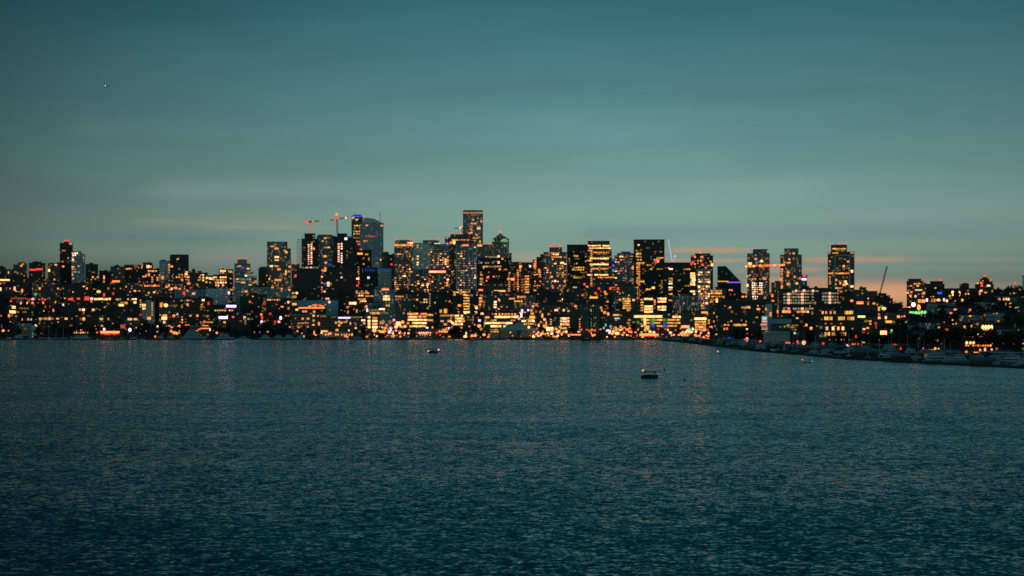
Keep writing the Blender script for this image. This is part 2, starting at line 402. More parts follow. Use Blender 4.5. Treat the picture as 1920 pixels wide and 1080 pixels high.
t11 = T('apartment_tower', 'rounded blue glass tower left of the great black tower', [(1152, 1191, 479), (1157, 1189, 474.5, 3), (1164, 1182, 471.5, 6)], 2900, 'blue', cat='tower', yaw=0, units=0)
t11b = B('office_block', 'slim teal lit block between the amber ringed and the rounded blue tower', [(1146, 1154, 485)], 2950, 'blue', yaw=0, units=0)
t12 = T('office_tower', 'great square black tower with yellow window rows down its left edge', [(1188, 1246, 448.8)], 2620, 'black', cat='tower', yaw=0, units=0)
t13 = T('office_tower', 'black block carrying the blue lit luffing crane', [(1243, 1297, 492)], 2560, 'black', cat='tower', yaw=0, units=0)
t14 = T('apartment_tower', 'brown tower with orange and red roof lights right of the blue lit crane', [(1295, 1337, 479), (1303, 1332, 475, 2)], 2660, 'brown', cat='tower', yaw=0, units=0)
t14b = T('apartment_tower', 'white framed block of warm windows in front of the brown tower', [(1308, 1332, 505)], 2380, 'bluegrid', cat='tower', yaw=0, units=0)
t15 = T('apartment_block', 'low block with two long rows of yellow windows beside the slanted building', [(1329, 1362, 543), (1340, 1362, 538, 4)], 2420, 'dark', yaw=0)
t16 = T('apartment_tower', 'left of the twin crowned towers with a block of dazzling work lights', [(1401, 1443, 475), (1411.5, 1439, 467, 3)], 2330, 'glass', cat='tower', yaw=0, units=0)
t17 = T('apartment_tower', 'right of the twin crowned towers at the end of the orange lit jib', [(1463, 1503.5, 477.5), (1470.5, 1497, 465.5, 3), (1500, 1513.5, 515, 5)], 2400, 'glass', cat='tower', yaw=0, units=0)
t18 = B('office_block', 'small dark blue topped block between the twin crowned towers', [(1446, 1464, 529.5), (1453, 1463, 526.5, 3)], 2500, 'glass', yaw=0, units=0)
t19 = T('apartment_tower', 'lone tower with an outlined frame on its face and three red lamps', [(1552, 1602, 472), (1558, 1588, 458.5, 3)], 2330, 'dark', cat='tower', yaw=0, units=0)
t20 = T('laboratory_building', 'wide laboratory with rows of greenish white windows below the twin towers', [(1464, 1556, 542), (1500, 1552, 539.5, 4)], 2000, 'black', cat='office', yaw=0)
t20b = B('laboratory_building', 'right wing of the laboratory with one bright window stack', [(1552, 1600, 547)], 2010, 'black', cat='office', yaw=0)
r1 = B('apartment_block', 'dark notched block right of the lone framed tower', [(1600, 1626, 543), (1611, 1624, 538.5)], 2150, 'dark', yaw=0)
r2 = B('apartment_block', 'dark block with a lit window column left of the leaning crane', [(1623, 1645, 545.5)], 2100, 'dark', yaw=0)
r3 = B('apartment_block', 'dark stepped block right of the leaning crane foot', [(1642, 1674, 559), (1644, 1669, 553.5), (1646, 1662, 549.5, 3)], 2080, 'black', yaw=0, units=0)
# ---- right hill
q1 = T('apartment_tower', 'dark stepped tower with orange windows at the left of the right hill', [(1700, 1736, 530), (1700, 1731, 526.5, 1), (1703, 1727, 522.5, 3)], 1900, 'brown', cat='tower', yaw=0, units=0)
q2 = B('apartment_block', 'wide black block with a red mast lamp beside two blue signs', [(1733, 1771, 532), (1744, 1768, 527)], 1920, 'black', yaw=0, units=0)
q3 = B('apartment_block', 'black block below the skyline right of the blue signs', [(1768, 1828, 540.5), (1799, 1817, 532, 3), (1806, 1814, 530.5, 5)], 1900, 'black', yaw=0, units=0)
q4 = T('apartment_tower', 'dark tower narrowing in steps to a red lamp on the right hill', [(1828, 1863, 533), (1833, 1861, 527.5, 2), (1838, 1855, 522.5, 4), (1842, 1851, 519, 6)], 1850, 'black', cat='tower', yaw=0, units=0)
q5 = B('apartment_block', 'small black block on the ridge before the right edge', [(1884, 1900, 543)], 1800, 'black', units=0)
q6 = B('apartment_block', 'black ridge block at the right edge of the photo', [(1897, 1935, 540), (1908, 1935, 536.5)], 1780, 'black', units=0)
q7 = B('retail_row', 'long low row of amber shop windows under the blue signs', [(1718, 1812, 557)], 1780, 'brown', yaw=0)
q8 = B('hillside_block', 'long teal roofed hall below the amber shop row', [(1736, 1830, 569.5)], 1650, 'pale', roof='tealroof', yaw=.05)
q9 = B('hillside_block', 'block with three bright orange lamps near the right edge', [(1866, 1925, 556)], 1600, 'black', roof='tealroof', yaw=0)
q10 = B('apartment_block', 'block with one dazzling white and orange top floor on the right shore', [(1834, 1868, 606)], 1330, 'dark', yaw=0)
q11 = B('apartment_block', 'orange washed block below the dazzling top floor', [(1800, 1848, 623)], 1260, 'brown', yaw=0)
q12 = B('boat_house', 'low brown boathouse with three bright lamps above the right marina', [(1804, 1870, 640)], 1150, 'brown', yaw=0)
q13 = B('hillside_block', 'low block with red and pink shop lights right of the yellow framed sign', [(1672, 1712, 590)], 1600, 'dark', yaw=0)
q14 = B('hillside_block', 'low block with an orange eave line below the crane', [(1644, 1682, 586), ], 1500, 'dark', yaw=0)
q15 = B('hillside_block', 'block with one wide dazzling window on the right shore', [(1640, 1670, 616)], 1320, 'black', yaw=0)
q16 = B('hillside_block', 'low block carrying the green sign', [(1690, 1745, 583)], 1700, 'dark', yaw=0)
q17 = B('office_block', 'low grey block right of the amber windowed office', [(1606, 1646, 590)], 1380, 'dark', yaw=0)
# ---- front rows, centre
f1 = T('office_block', 'low white framed teal block right of the black striped block', [(1153, 1185, 556)], 2150, 'black', cat='office', yaw=0, units=0)
f2 = T('office_block', 'office with two stacks of bright white windows under the great black tower', [(1199, 1252, 556)], 2200, 'black', cat='office', yaw=0)
f3 = T('office_block', 'pale framed block with dark bays left of the framed warm windows', [(1260, 1310, 556), (1273, 1293, 550, 4)], 2150, 'glass', cat='office', yaw=0, units=0)
f4 = T('office_block', 'long office with green and blue lit bays behind the waterfront', [(1186, 1278, 587)], 1985, 'dark', cat='office', yaw=0)
f4b = B('office_block', 'dim low office left of the green and blue lit bays', [(1126, 1192, 588), (1146, 1176, 583)], 2000, 'dark', cat='office', yaw=0)
f5 = B('office_block', 'small block with a white lit eave over a grid of yellow windows', [(1300, 1326, 594)], 1840, 'brown', yaw=0, units=0)
f5b = B('office_block', 'dark block behind the yellow window grid with an oval of amber light', [(1278, 1345, 583)], 1900, 'dark', yaw=0)
f6 = T('office_block', 'massive unlit dark office with one amber strip and a grey cap', [(1342, 1424, 571), (1348, 1420, 562, 4)], 1620, 'black', cat='office', yaw=0, units=0)
f6b = B('office_block', 'narrow black block right of the massive unlit office', [(1422, 1447, 569)], 1650, 'black', yaw=0, units=0)
f7 = B('stair_tower', 'grey windowless shaft above the cyan framed billboard', [(1435, 1447.5, 568)], 1545, 'grey', yaw=0, units=0)
f8 = B('warehouse', 'flat teal roofed warehouse behind the blue grey shed', [(1440, 1484, 598)], 1520, 'tealroof', roof='tealroof', yaw=0, units=0)
f8b = B('warehouse', 'brown dimly lit block right of the teal roofed warehouse', [(1446, 1500, 607)], 1480, 'brown', yaw=0, units=0)
f9 = T('office_block', 'dark office with four floors of broad amber windows by the right marina', [(1527, 1608, 577)], 1335, 'black', cat='office', yaw=0)
f9b = B('office_block', 'dark wing left of the office with broad amber windows', [(1488, 1530, 592)], 1400, 'black', yaw=0)
f10 = T('office_block', 'black block with faint vertical stripes standing on the shore', [(1086, 1127, 568)], 1900, 'black', cat='office', yaw=0)
f11 = B('office_block', 'small block with four rows of bright amber windows by the shore', [(1040, 1070, 593)], 1978, 'dark', yaw=0)
f11b = B('apartment_block', 'dim mid rise block behind the small bright windowed block', [(1003, 1066, 570)], 2150, 'brown', yaw=0)
f11c = B('apartment_block', 'dark mid rise block left of the black striped block', [(1062, 1090, 572)], 2100, 'dark', yaw=0)
f12 = T('office_block', 'long office with four unbroken bright floors behind the gabled hall', [(905, 1003, 590), (925, 972, 585.5, 5)], 2005, 'dark', cat='office', yaw=0)
f12b = T('office_block', 'dark mid rise block with a narrow bright window stack behind the long office', [(900, 985, 548)], 2250, 'dark', cat='office', yaw=0)
f12c = B('office_block', 'mid rise block with an amber top row right behind the gabled hall', [(962, 1004, 553)], 2240, 'glass', cat='office', yaw=0)
f13 = T('office_block', 'waterfront office with five glowing amber floors left of the tree clump', [(763, 812, 585)], 1980, 'brown', cat='office', yaw=0)
f14 = T('office_block', 'office with glowing amber floors above the dark tree clump', [(823, 871, 588)], 1985, 'dark', cat='office', yaw=0)
f15 = T('office_block', 'wide black office with a few white windows above the glowing waterfront', [(772, 852, 549)], 2250, 'black', cat='office', yaw=0)
f16 = T('office_block', 'block with a ladder of wide yellow windows on its right side', [(849, 897, 545)], 2200, 'black', cat='office', yaw=0)
f17 = T('office_block', 'pale teal gabled office with a red lit sign near its top', [(701, 741, 541), (704, 722, 536, 4)], 2250, 'pale', cat='office', yaw=0, units=0)
f17b = B('office_block', 'block with an amber row of windows just right of the pale gabled office', [(739, 775, 551)], 2300, 'pale', cat='office', yaw=0)
f18 = B('office_block', 'block with curved terraces of amber light left of the pale gabled office', [(664, 703, 544)], 2350, 'brown', cat='office', yaw=0)
f18b = B('office_block', 'dark blue grey sloped block below the curved amber terraces', [(686, 722, 567)], 2200, 'blue', yaw=0)
f19 = B('office_block', 'low block with a bright yellow band and a violet white sign', [(690, 735, 577)], 2100, 'pale', yaw=0)
f20 = T('office_block', 'shore block with two stacks of blazing orange windows', [(686, 712, 592)], 1985, 'brown', cat='office', yaw=0)
f21 = T('office_block', 'long dark office with a violet white roof sign on the left shore', [(618, 688, 592)], 1990, 'dark', cat='office', yaw=0)
f22 = B('restaurant', 'dark hall under an orange zigzag neon roof', [(545, 612, 572)], 2150, 'black', roof='tealroof', yaw=0, units=0)
f22b = B('office_block', 'teal walled hall behind the orange zigzag neon', [(541, 634, 563)], 2230, 'tealroof', roof='tealroof', yaw=0, units=0)
f23 = T('office_block', 'shore office with a teal roof and scattered amber windows', [(546, 620, 590)], 1995, 'dark', roof='tealroof', yaw=0)
f24 = B('office_block', 'dark office with a tall dim amber edge light on the left shore', [(493, 548, 559)], 2200, 'black', yaw=0)
f25 = B('office_block', 'dark office carrying the upper violet white sign', [(400, 448, 571)], 2180, 'black', yaw=0)
f26 = B('office_block', 'dark office carrying the lower violet white sign', [(396, 470, 592)], 2050, 'black', yaw=0)
f27 = B('apartment_block', 'dark block with a loose grid of small yellow windows above the white yacht', [(334, 400, 559)], 2150, 'black', yaw=0)
f28 = B('apartment_block', 'dark block with a blazing orange corner window', [(298, 336, 562)], 2180, 'dark', yaw=0)
f29 = B('apartment_block', 'tall narrow grey fronted block with bright windows along both edges', [(266, 290, 566), (273, 284, 561.5, -1)], 2150, 'greyplain', yaw=0, units=0)
f30 = B('apartment_block', 'terrace with two rows of yellow windows left of the grey fronted block', [(213, 262, 557)], 2170, 'black', yaw=0)
f31 = B('apartment_block', 'terrace strung with red and yellow lights on the left hill', [(120, 212, 557)], 2250, 'black', yaw=0)
f32 = B('apartment_block', 'block with two short rows of bright windows near the left edge', [(14, 33, 571), ], 2150, 'dark', yaw=0)
f33 = B('apartment_block', 'block with faint green yellow window rows near the left edge', [(33, 62, 572)], 2180, 'black', yaw=0)
f34 = B('office_block', 'long low office with a row of yellow windows above the orange walled shed', [(68, 140, 592)], 2060, 'black', yaw=0)
f35 = B('office_block', 'long low office with sparse yellow windows above the red neon', [(143, 200, 590)], 2060, 'black', yaw=0)
f36 = B('office_block', 'low block with four amber windows right of the red neon', [(232, 264, 594)], 2040, 'dark', yaw=0)
f37 = B('shore_shed', 'low shed with an orange lit eave behind the white yacht', [(356, 395, 611)], 1958, 'brown', roof='tealroof', yaw=0, units=0)
f38 = B('restaurant', 'low waterside restaurant outlined by a red neon strip', [(186, 226, 619.5)], 1952, 'brown', yaw=0, units=0)
f39 = B('shore_shed', 'long low shed with dim yellow openings on the shore', [(606, 664, 621)], 1950, 'warmwall', yaw=0, units=0)
f40 = B('shore_hall', 'pale washed low house left of the gabled hall', [(917, 936, 616)], 1946, 'warmwall', yaw=0, units=0)
f41 = B('shore_hall', 'low row of waterfront shops with white and pink lamps', [(778, 845, 616)], 1948, 'brown', roof='roof', yaw=0, units=0)
f42 = B('apartment_block', 'mid hill block with short amber rows above the violet white signs', [(450, 500, 552)], 2300, 'black', yaw=0)

# more dark mid rise blocks that close the gaps of the skyline foot
gaps = [(560, 640, 545, 2450), (640, 672, 556, 2380), (905, 960, 530, 2600), (1055, 1100, 540, 2500), (1100, 1150, 528, 2500), (1148, 1200, 535, 2450), (1000, 1050, 548, 2450), (735, 780, 548, 2500),
        (1380, 1440, 560, 2200), (1440, 1470, 553, 2150), (1500, 1560, 553, 2150), (1356, 1404, 552, 2450), (1600, 1650, 566, 1800), (1330, 1350, 560, 1950), (300, 345, 528, 2600), (180, 235, 534, 2600), (235, 300, 530, 2620),
        (60, 115, 528, 2500), (0, 55, 520, 2650), (118, 175, 532, 2500), (1060, 1100, 520, 2620), (870, 905, 590, 2040), (1236, 1262, 555, 2300)]
for i, (a, b_, t_, d_) in enumerate(gaps):
    B('mid_rise_block', 'plain dark mid rise block filling the foot of the skyline', [(a, b_, t_), (a + (b_-a)*U(.1,.4), b_ - (b_-a)*U(.1,.4), t_ - U(2, 5))], d_, random.choice(['black', 'dark', 'brown', 'dark']), group='plain mid rise blocks at the foot of the skyline', units=1)

# ---- small houses and blocks on the dark hillsides
def clash(x, y, r):
    for b in BLD:
        dx = x - b.mw.translation.x; dy = y - b.mw.translation.y
        if abs(dx) < b.rad + r + 1 and abs(dy) < max(b.rad, 14) + r + 1: return True
    return False
HOUSES = []
def house(px, D, label, grp):
    w = U(9, 20); d = U(9, 14); hgt = U(5, 11); x = (px - CX) / F * D
    if clash(x, D, w * .7): return
    g = min(groundxy(x + a, D + e) for a in (-7, 7) for e in (-6, 6)); rz = U(-.6, .6)
    for hx, hy, hr in HOUSES:
        if (hx - x) ** 2 + (hy - D) ** 2 < (hr + w * .75) ** 2: return
    if HY - (g + hgt + 4 - H) / D * F < 500 + (0 if px < 600 else 48): return
    HOUSES.append((x, D, w * .75))
    b = Bld(); b.name = 'house'; b.lights = []
    b.root = empty('house', label, 'house', (x, D, g), rz, grp)
    b.mw = Matrix.Translation((x, D, g)) @ Matrix.Rotation(rz, 4, 'Z'); b.inv = b.mw.inverted()
    w2, d2 = w / 2, d / 2
    q = MB(); q.box(-w2, w2, -d2, d2, -4, hgt, bottom=False); b.walls = q.build('walls', M[random.choice(['brown', 'dark', 'pale', 'black'])], b.root)
    q = MB()
    if R() < .6:
        rh = U(1.5, 3.2); e = .6
        q.v = [(-w2-e, -d2-e, hgt-.1), (w2+e, -d2-e, hgt-.1), (w2+e, d2+e, hgt-.1), (-w2-e, d2+e, hgt-.1), (-w2-e, 0, hgt+rh), (w2+e, 0, hgt+rh)]
        q.f = [(0, 1, 5, 4), (2, 3, 4, 5), (0, 4, 3), (1, 2, 5), (3, 2, 1, 0)]; q.m = [0] * 5
    else: q.box(-w2 - .4, w2 + .4, -d2 - .4, d2 + .4, hgt - .2, hgt + .4)
    b.roof = q.build('roof', M['roof'], b.root)
    b.tiers = [(-w2, w2, -d2, d2, -4, hgt)]; b.h = hgt; b.D = D; b.rad = w2; b.k = D / F
    BLD.append(b); b.house = True
for i in range(150):
    px = U(-20, 560); s = U(60, 1150)
    house(px, shoreD(px) + s, 'small dark house on the left hillside', 'small dark houses on the left hillside')
for i in range(120):
    px = U(1640, 1945); s = U(60, 880)
    house(px, shoreD(px) + s, 'small dark house on the right hillside', 'small dark houses on the right hillside')
# ------------------------------------------------------------------ buildings that are not boxes
def poly_building(name, label, D, parts, slices, cat='building', d=20, group=None, yaw=0):
    """parts: (part name, material, outline in photo pixels, setback m, depth m); slices: boxes (x0, x1, top) for placing lights"""
    b = Bld(); xs_ = [p[0] for q in parts for p in q[2]]; pc = (min(xs_) + max(xs_)) / 2
    D = max(D, shoreD(pc) + 6) if name != 'billboard' else D
    u = (pc - CX) / F; az = math.atan(u); k = D / F / math.sqrt(1 + u * u)
    g = max(.5, groundxy(u * D, D + d / 2))
    c = Vector((u * D, D, 0)); rz = -az + yaw
    b.root = empty(name, label, cat, (c.x, c.y, g), rz, group); b.g = g
    b.mw = Matrix.Translation((c.x, c.y, g)) @ Matrix.Rotation(rz, 4, 'Z'); b.inv = b.mw.inverted()
    Z = lambda y: H + (HY - y) * D / F - g
    for pn, mt, pts, sb, dd in parts:
        q = MB(); n = len(pts); w = [((x - pc) * k, Z(y)) for x, y in pts]
        q.v = [(x, sb, z) for x, z in w] + [(x, sb + dd, z) for x, z in w]
        q.f = [tuple(range(n - 1, -1, -1)), tuple(range(n, 2 * n))] + [(i, (i + 1) % n, n + (i + 1) % n, n + i) for i in range(n)]; q.m = [0] * len(q.f)
        o = q.build(pn, mt, b.root)
    b.tiers = [((x0 - pc) * k, (x1 - pc) * k, 0, d, -4, Z(t)) for x0, x1, t in slices]
    b.lights = []; b.h = b.tiers[0][5]; b.D = D; b.rad = (max(xs_) - min(xs_)) * k / 2; b.k = k; b.name = name
    BLD.append(b); return b
slant = poly_building('slanted_building', 'black building whose roof slants down to a purple lit corner', 2450, [('walls', M['black'], [(1345, 600), (1345, 499), (1361, 499), (1387, 526), (1389.5, 529), (1389.5, 600)], 0, 35)],
                      [(1345, 1361, 499), (1361, 1366, 502), (1366, 1371, 507), (1371, 1376, 512), (1376, 1381, 517), (1381, 1386, 522), (1386, 1389.5, 528)], d=35)
hall = poly_building('gabled_hall', 'long hall with a teal gabled roof and amber lit walls at the water', 1946,
    [('walls', M['warmwall'], [(937, 640), (937, 618), (1008, 618), (1008, 640)], 1, 20),
     ('roof', M['tealroof'], [(934.5, 619), (941, 614.5), (957, 611), (973, 603.7), (981, 609), (996, 609), (998, 614), (1005, 615), (1010, 619)], 0, 22),
     ('dormer', M['tealroof'], [(974, 628), (980, 622), (986, 628)], -3, 4), ('porch', M['dark'], [(970, 640), (970, 619.5), (976, 619.5), (976, 640)], -.6, 2)],
    [(937, 1008, 618), (957, 996, 611)], d=21, cat='hall')
shed = poly_building('boat_shed', 'blue grey windowless boat shed beside the right marina', 1462, [('walls', M['greyplain'], [(1431, 650), (1431, 625.5), (1481, 625.5), (1481, 650)], 1, 22),
     ('roof', M['tealroof'], [(1429, 626), (1432, 620.5), (1480, 621.5), (1482.5, 626)], 0, 24)], [(1431, 1481, 621)], d=23, cat='shed')
lshed = poly_building('shore_shed', 'shed with an orange lit wall and a flat teal roof on the left shore', 1948, [('walls', M['warmwall'], [(35.5, 640), (35.5, 610), (58, 610), (58, 640)], 1.5, 16),
     ('side_wall', M['grey'], [(57.9, 640), (58, 609.5), (68.5, 611), (68.5, 640)], 2.5, 14), ('roof', M['tealroof'], [(30, 609.5), (33, 606.8), (60, 607), (61, 610)], 0, 19)], [(35.5, 58, 610)], d=17, cat='shed')
# the outlined frame line and other trim on tower faces
def trim(b, name, lines, mat='frame', r=.35, off=-.5):
    m_ = MB()
    for x0, y0, x1, y1 in lines:
        ps = []
        for x, y in ((x0, y0), (x1, y1)):
            o = b.inv @ Vector((0, 0, H)); dr = b.inv.to_3x3() @ Vector(((x - CX) / F, 1, (HY - y) / F))
            yy = b.tiers[0][2] + off; t = (yy - o.y) / dr.y; ps.append(o + dr * t)
        m_.bar(ps[0], ps[1], r)
    m_.build(name, M[mat] if isinstance(mat, str) else mat, b.root)
for l_ in ((1565.5, 479, 1593.5, 479), (1565.7, 479, 1565.7, 572), (1593.3, 479, 1593.3, 572)): trim(t19, 'frame_line', [l_], r=.62)
for l_ in ((1308, 505.3, 1332, 505.3), (1308.3, 505, 1308.3, 590), (1320.6, 505, 1320.6, 586), (1331.8, 505, 1331.8, 580)): trim(t14b, 'frame_line', [l_], r=.6)
for x, y1 in ((855.6, 560), (878.8, 552), (886, 550), (893, 580)): trim(t4, 'corner_fin' if x > 890 else 'fin', [(x, 458, x, y1)], r=.7 if x > 890 else .45)
for l_ in ((1153, 556.6, 1184.5, 556.6), (1153.6, 556.6, 1153.6, 590)): trim(f1, 'frame_line', [l_], r=.4)
for x in (1273.5, 1279.4, 1288.7, 1309): trim(f3, 'frame_line', [(x, 556, x, 590)], r=.5)
trim(f3, 'frame_line', [(1261, 556.4, 1309, 556.4)], r=.4)
for x in (1089, 1093, 1097, 1101.5, 1113, 1118, 1122): trim(f10, 'fin', [(x, 570, x, 624)], 'grey', r=.18)
for x, y0, y1 in ((779, 505, 520), (783, 505, 519), (793.5, 505, 515), (797.5, 505, 520), (802, 512, 530), (788, 515, 530), (824, 512, 530), (828.5, 512, 535), (808, 522, 540), (821, 520, 545), (812, 528, 548)): trim(t2c, 'fin', [(x, y0, x, y1)], r=.42)
for y in range(512, 544, 5): trim(l17, 'ledge', [(441, y, 440 + (y - 460) * .6 + 5, y)], 'frame', r=.22, off=-.3)
for y in (549, 553.5, 558): trim(l23, 'ledge', [(438, y, 546, y)], 'grey', r=.3, off=-.3)
# sloping crown and mast of the blue glass skyscraper
def px_part(b, name, mat, pts, sb, dd):
    D = b.D; q = MB(); n = len(pts); ps = [b.inv @ P(x, y, D) for x, y in pts]; y0 = b.tiers[0][2] + sb
    q.v = [(p.x, y0, p.z) for p in ps] + [(p.x, y0 + dd, p.z) for p in ps]
    q.f = [tuple(range(n - 1, -1, -1)), tuple(range(n, 2 * n))] + [(i, (i + 1) % n, n + (i + 1) % n, n + i) for i in range(n)]; q.m = [0] * len(q.f)
    return q.build(name, mat, b.root)
px_part(u2, 'crown', M['grey'], [(680, 418.6), (681, 409.5), (688, 408), (703, 410.5), (712, 415), (716, 418.6)], 3, 40)
addbar(u2, 'antenna', [((713, 399), (713, 418))], .6, M['steel'], u2.D + 12)
# pyramid roof with two green lit arches
q = MB(); t = t5.tiers[0]; cxm = (t[0] + t[1]) / 2; zt = t[5]; za = (t5.inv @ P(938, 437, t5.D)).z; cy = (t[2] + t[3]) / 2
q.v = [(t[0] + 2, t[2] + 2, zt), (t[1] - 2, t[2] + 2, zt), (t[1] - 2, t[3] - 2, zt), (t[0] + 2, t[3] - 2, zt), (cxm, cy, za)]; q.f = [(0, 1, 4), (1, 2, 4), (2, 3, 4), (3, 0, 4)]; q.m = [0] * 4
q.build('pyramid_roof', M['blue'], t5.root)
def arch(b, x, y, wpx, hpx, mat):
    q = MB(); c = b.inv @ P(x, y, b.D); k = b.D / F; n = 10; y0 = b.tiers[0][2] - .8; pts = [(c.x + wpx / 2 * k * math.cos(math.pi * i / n), c.z + hpx * k * math.sin(math.pi * i / n)) for i in range(n + 1)]
    m = len(pts); q.v = [(a, y0, z) for a, z in pts] + [(a, y0 + .6, z) for a, z in pts]
    q.f = [tuple(range(m - 1, -1, -1)), tuple(range(m, 2 * m))] + [(i, (i + 1) % m, m + (i + 1) % m, m + i) for i in range(m)]; q.m = [0] * len(q.f); q.build('lit_arch', mat, b.root)
arch(t5, 923.6, 453.4, 7, 5.6, LM['g', 2]); arch(t5, 945.6, 453.6, 14.5, 6.4, LM['g', 2]); addbar(t5, 'spire', [((938, 435), (938, 438.5))], 1.2, M['steel'], t5.D + 15)
# scaffolds on the twin towers
s_ = MB()
def sbar(b, m_, x0, y0, x1, y1, r=.28, dz=0): m_.bar(b.inv @ P(x0, y0, b.D + dz), b.inv @ P(x1, y1, b.D + dz), r)
for y in range(449, 512, 4):
    for dz in (0, 8): sbar(c1, s_, 557, y, 567, y + .3, .34, dz)
for x in (557.4, 561.5, 565.5):
    for dz in (0, 8): sbar(c1, s_, x, 448, x, 540, .3, dz)
sbar(c1, s_, 566.5, 441, 566.5, 449, .3); sbar(c1, s_, 566.5, 441, 572, 441, .3)
s_.build('scaffold', M['steel'], c1.root)
s_ = MB()
for y in (443.5, 447, 451, 455, 459): sbar(c2, s_, 619, y, 632, y, .34, -2)
for x in (620, 624): sbar(c2, s_, x, 443, x, 470, .3, -2)
s_.build('scaffold', M['steel'], c2.root)
for b, x0, x1 in ((t6, 997, 998),): pass
q = B('chimney', 'slim grey chimney standing at the right edge of the photo', [(1916.5, 1921, 517)], 1765, 'grey', cat='chimney', yaw=0, units=0)

# ------------------------------------------------------------------ cranes
CR = {'red': emit('crane_red_glow', (1, .16, .10), .55), 'orange': emit('crane_orange_glow', (1, .17, .04), 1.5), 'blue': emit('crane_blue_glow', (.22, .38, 1), .9), 'pale': emit('crane_pale_glow', (.5, .66, 1), .75)}  # glow put into the lattice itself, standing in for floodlights and strung lamps
def lattice(m_, a, b, wd, r, n):
    a = Vector(a); b = Vector(b); d = (b - a).normalized(); s = Vector((0, 1, 0)); t = d.cross(s).normalized()
    if t.length < .1: t = Vector((1, 0, 0))
    cs = [(s * i + t * j) * wd / 2 for i, j in ((-1, -1), (1, -1), (1, 1), (-1, 1))]
    for c in cs: m_.bar(a + c, b + c, r)
    for i in range(n):
        p = a + (b - a) * i / n; q = a + (b - a) * (i + 1) / n
        for j in range(4):
            c0, c1 = cs[j], cs[(j + 1) % 4]
            m_.bar(p + c0, q + c1, r * .7) if i % 2 else m_.bar(p + c1, q + c0, r * .7)
def crane(label, D, mast, jib, lamps, mat='steel', jmat=None, head=None, wd=2.2, group=None, zb=None, peak=None):
    (mx, my0, my1) = mast; base = P(mx, my1, D)
    if zb is not None: base.z = zb
    root = empty('tower_crane', label, 'crane', base, 0, group); W_ = lambda x, y: P(x, y, D) - base
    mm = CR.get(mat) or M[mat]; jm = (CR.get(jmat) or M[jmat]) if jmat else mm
    if my0 < my1:
        m_ = MB(); lattice(m_, (0, 0, 0), W_(mx, my0), wd, wd * .13, max(4, int((my1 - my0) / 4))); m_.build('mast', mm, root)
    for i, (x0, y0, x1, y1) in enumerate(jib):
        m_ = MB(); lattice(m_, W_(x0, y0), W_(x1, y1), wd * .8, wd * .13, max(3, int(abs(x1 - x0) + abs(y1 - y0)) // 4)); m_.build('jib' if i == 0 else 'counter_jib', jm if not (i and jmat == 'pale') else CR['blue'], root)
    if my0 < my1:
        m_ = MB(); h = W_(mx, my0); m_.box(h.x - 1.6, h.x + 1.2, -2.6, -1.2, h.z - 2.2, h.z); m_.build('cab', M['dark'], root)
    if head:
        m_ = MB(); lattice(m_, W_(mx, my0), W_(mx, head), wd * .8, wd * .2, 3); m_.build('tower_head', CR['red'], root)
    for x, y, c, r in lamps:
        o = bpy.data.objects.new('lamp', ball(LM[c, 1])); COL.objects.link(o); o.parent = root; s = r * 2 * D / F; o.location = W_(x, y) + Vector((0, -1.6, 0)); o.scale = (s,) * 3
    return root
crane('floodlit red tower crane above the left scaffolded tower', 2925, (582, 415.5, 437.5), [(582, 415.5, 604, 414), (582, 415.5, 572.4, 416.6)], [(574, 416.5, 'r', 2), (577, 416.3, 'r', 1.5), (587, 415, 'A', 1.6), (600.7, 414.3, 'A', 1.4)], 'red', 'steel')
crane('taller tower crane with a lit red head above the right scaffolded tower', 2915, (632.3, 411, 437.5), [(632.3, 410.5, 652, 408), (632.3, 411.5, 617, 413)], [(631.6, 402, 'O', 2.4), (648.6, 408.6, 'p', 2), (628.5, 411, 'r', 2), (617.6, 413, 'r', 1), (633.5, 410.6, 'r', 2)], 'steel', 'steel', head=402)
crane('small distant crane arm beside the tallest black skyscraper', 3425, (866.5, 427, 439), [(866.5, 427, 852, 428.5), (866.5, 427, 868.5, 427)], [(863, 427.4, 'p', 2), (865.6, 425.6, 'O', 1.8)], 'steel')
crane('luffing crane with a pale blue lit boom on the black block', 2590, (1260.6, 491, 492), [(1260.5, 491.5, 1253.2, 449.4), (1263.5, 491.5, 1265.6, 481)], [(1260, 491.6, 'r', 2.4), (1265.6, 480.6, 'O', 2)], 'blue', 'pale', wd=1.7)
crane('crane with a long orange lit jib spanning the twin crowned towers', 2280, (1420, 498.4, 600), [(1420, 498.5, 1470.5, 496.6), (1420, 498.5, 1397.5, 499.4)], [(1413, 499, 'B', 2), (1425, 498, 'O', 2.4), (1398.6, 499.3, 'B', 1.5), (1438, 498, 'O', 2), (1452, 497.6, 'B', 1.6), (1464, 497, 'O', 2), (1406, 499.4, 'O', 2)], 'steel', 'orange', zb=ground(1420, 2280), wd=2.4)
m_ = crane('dark leaning crane boom against the orange sky', 2100, (1650, 549, 549.6), [(1650, 550, 1663.2, 499.2)], [], 'steel', wd=1.7)

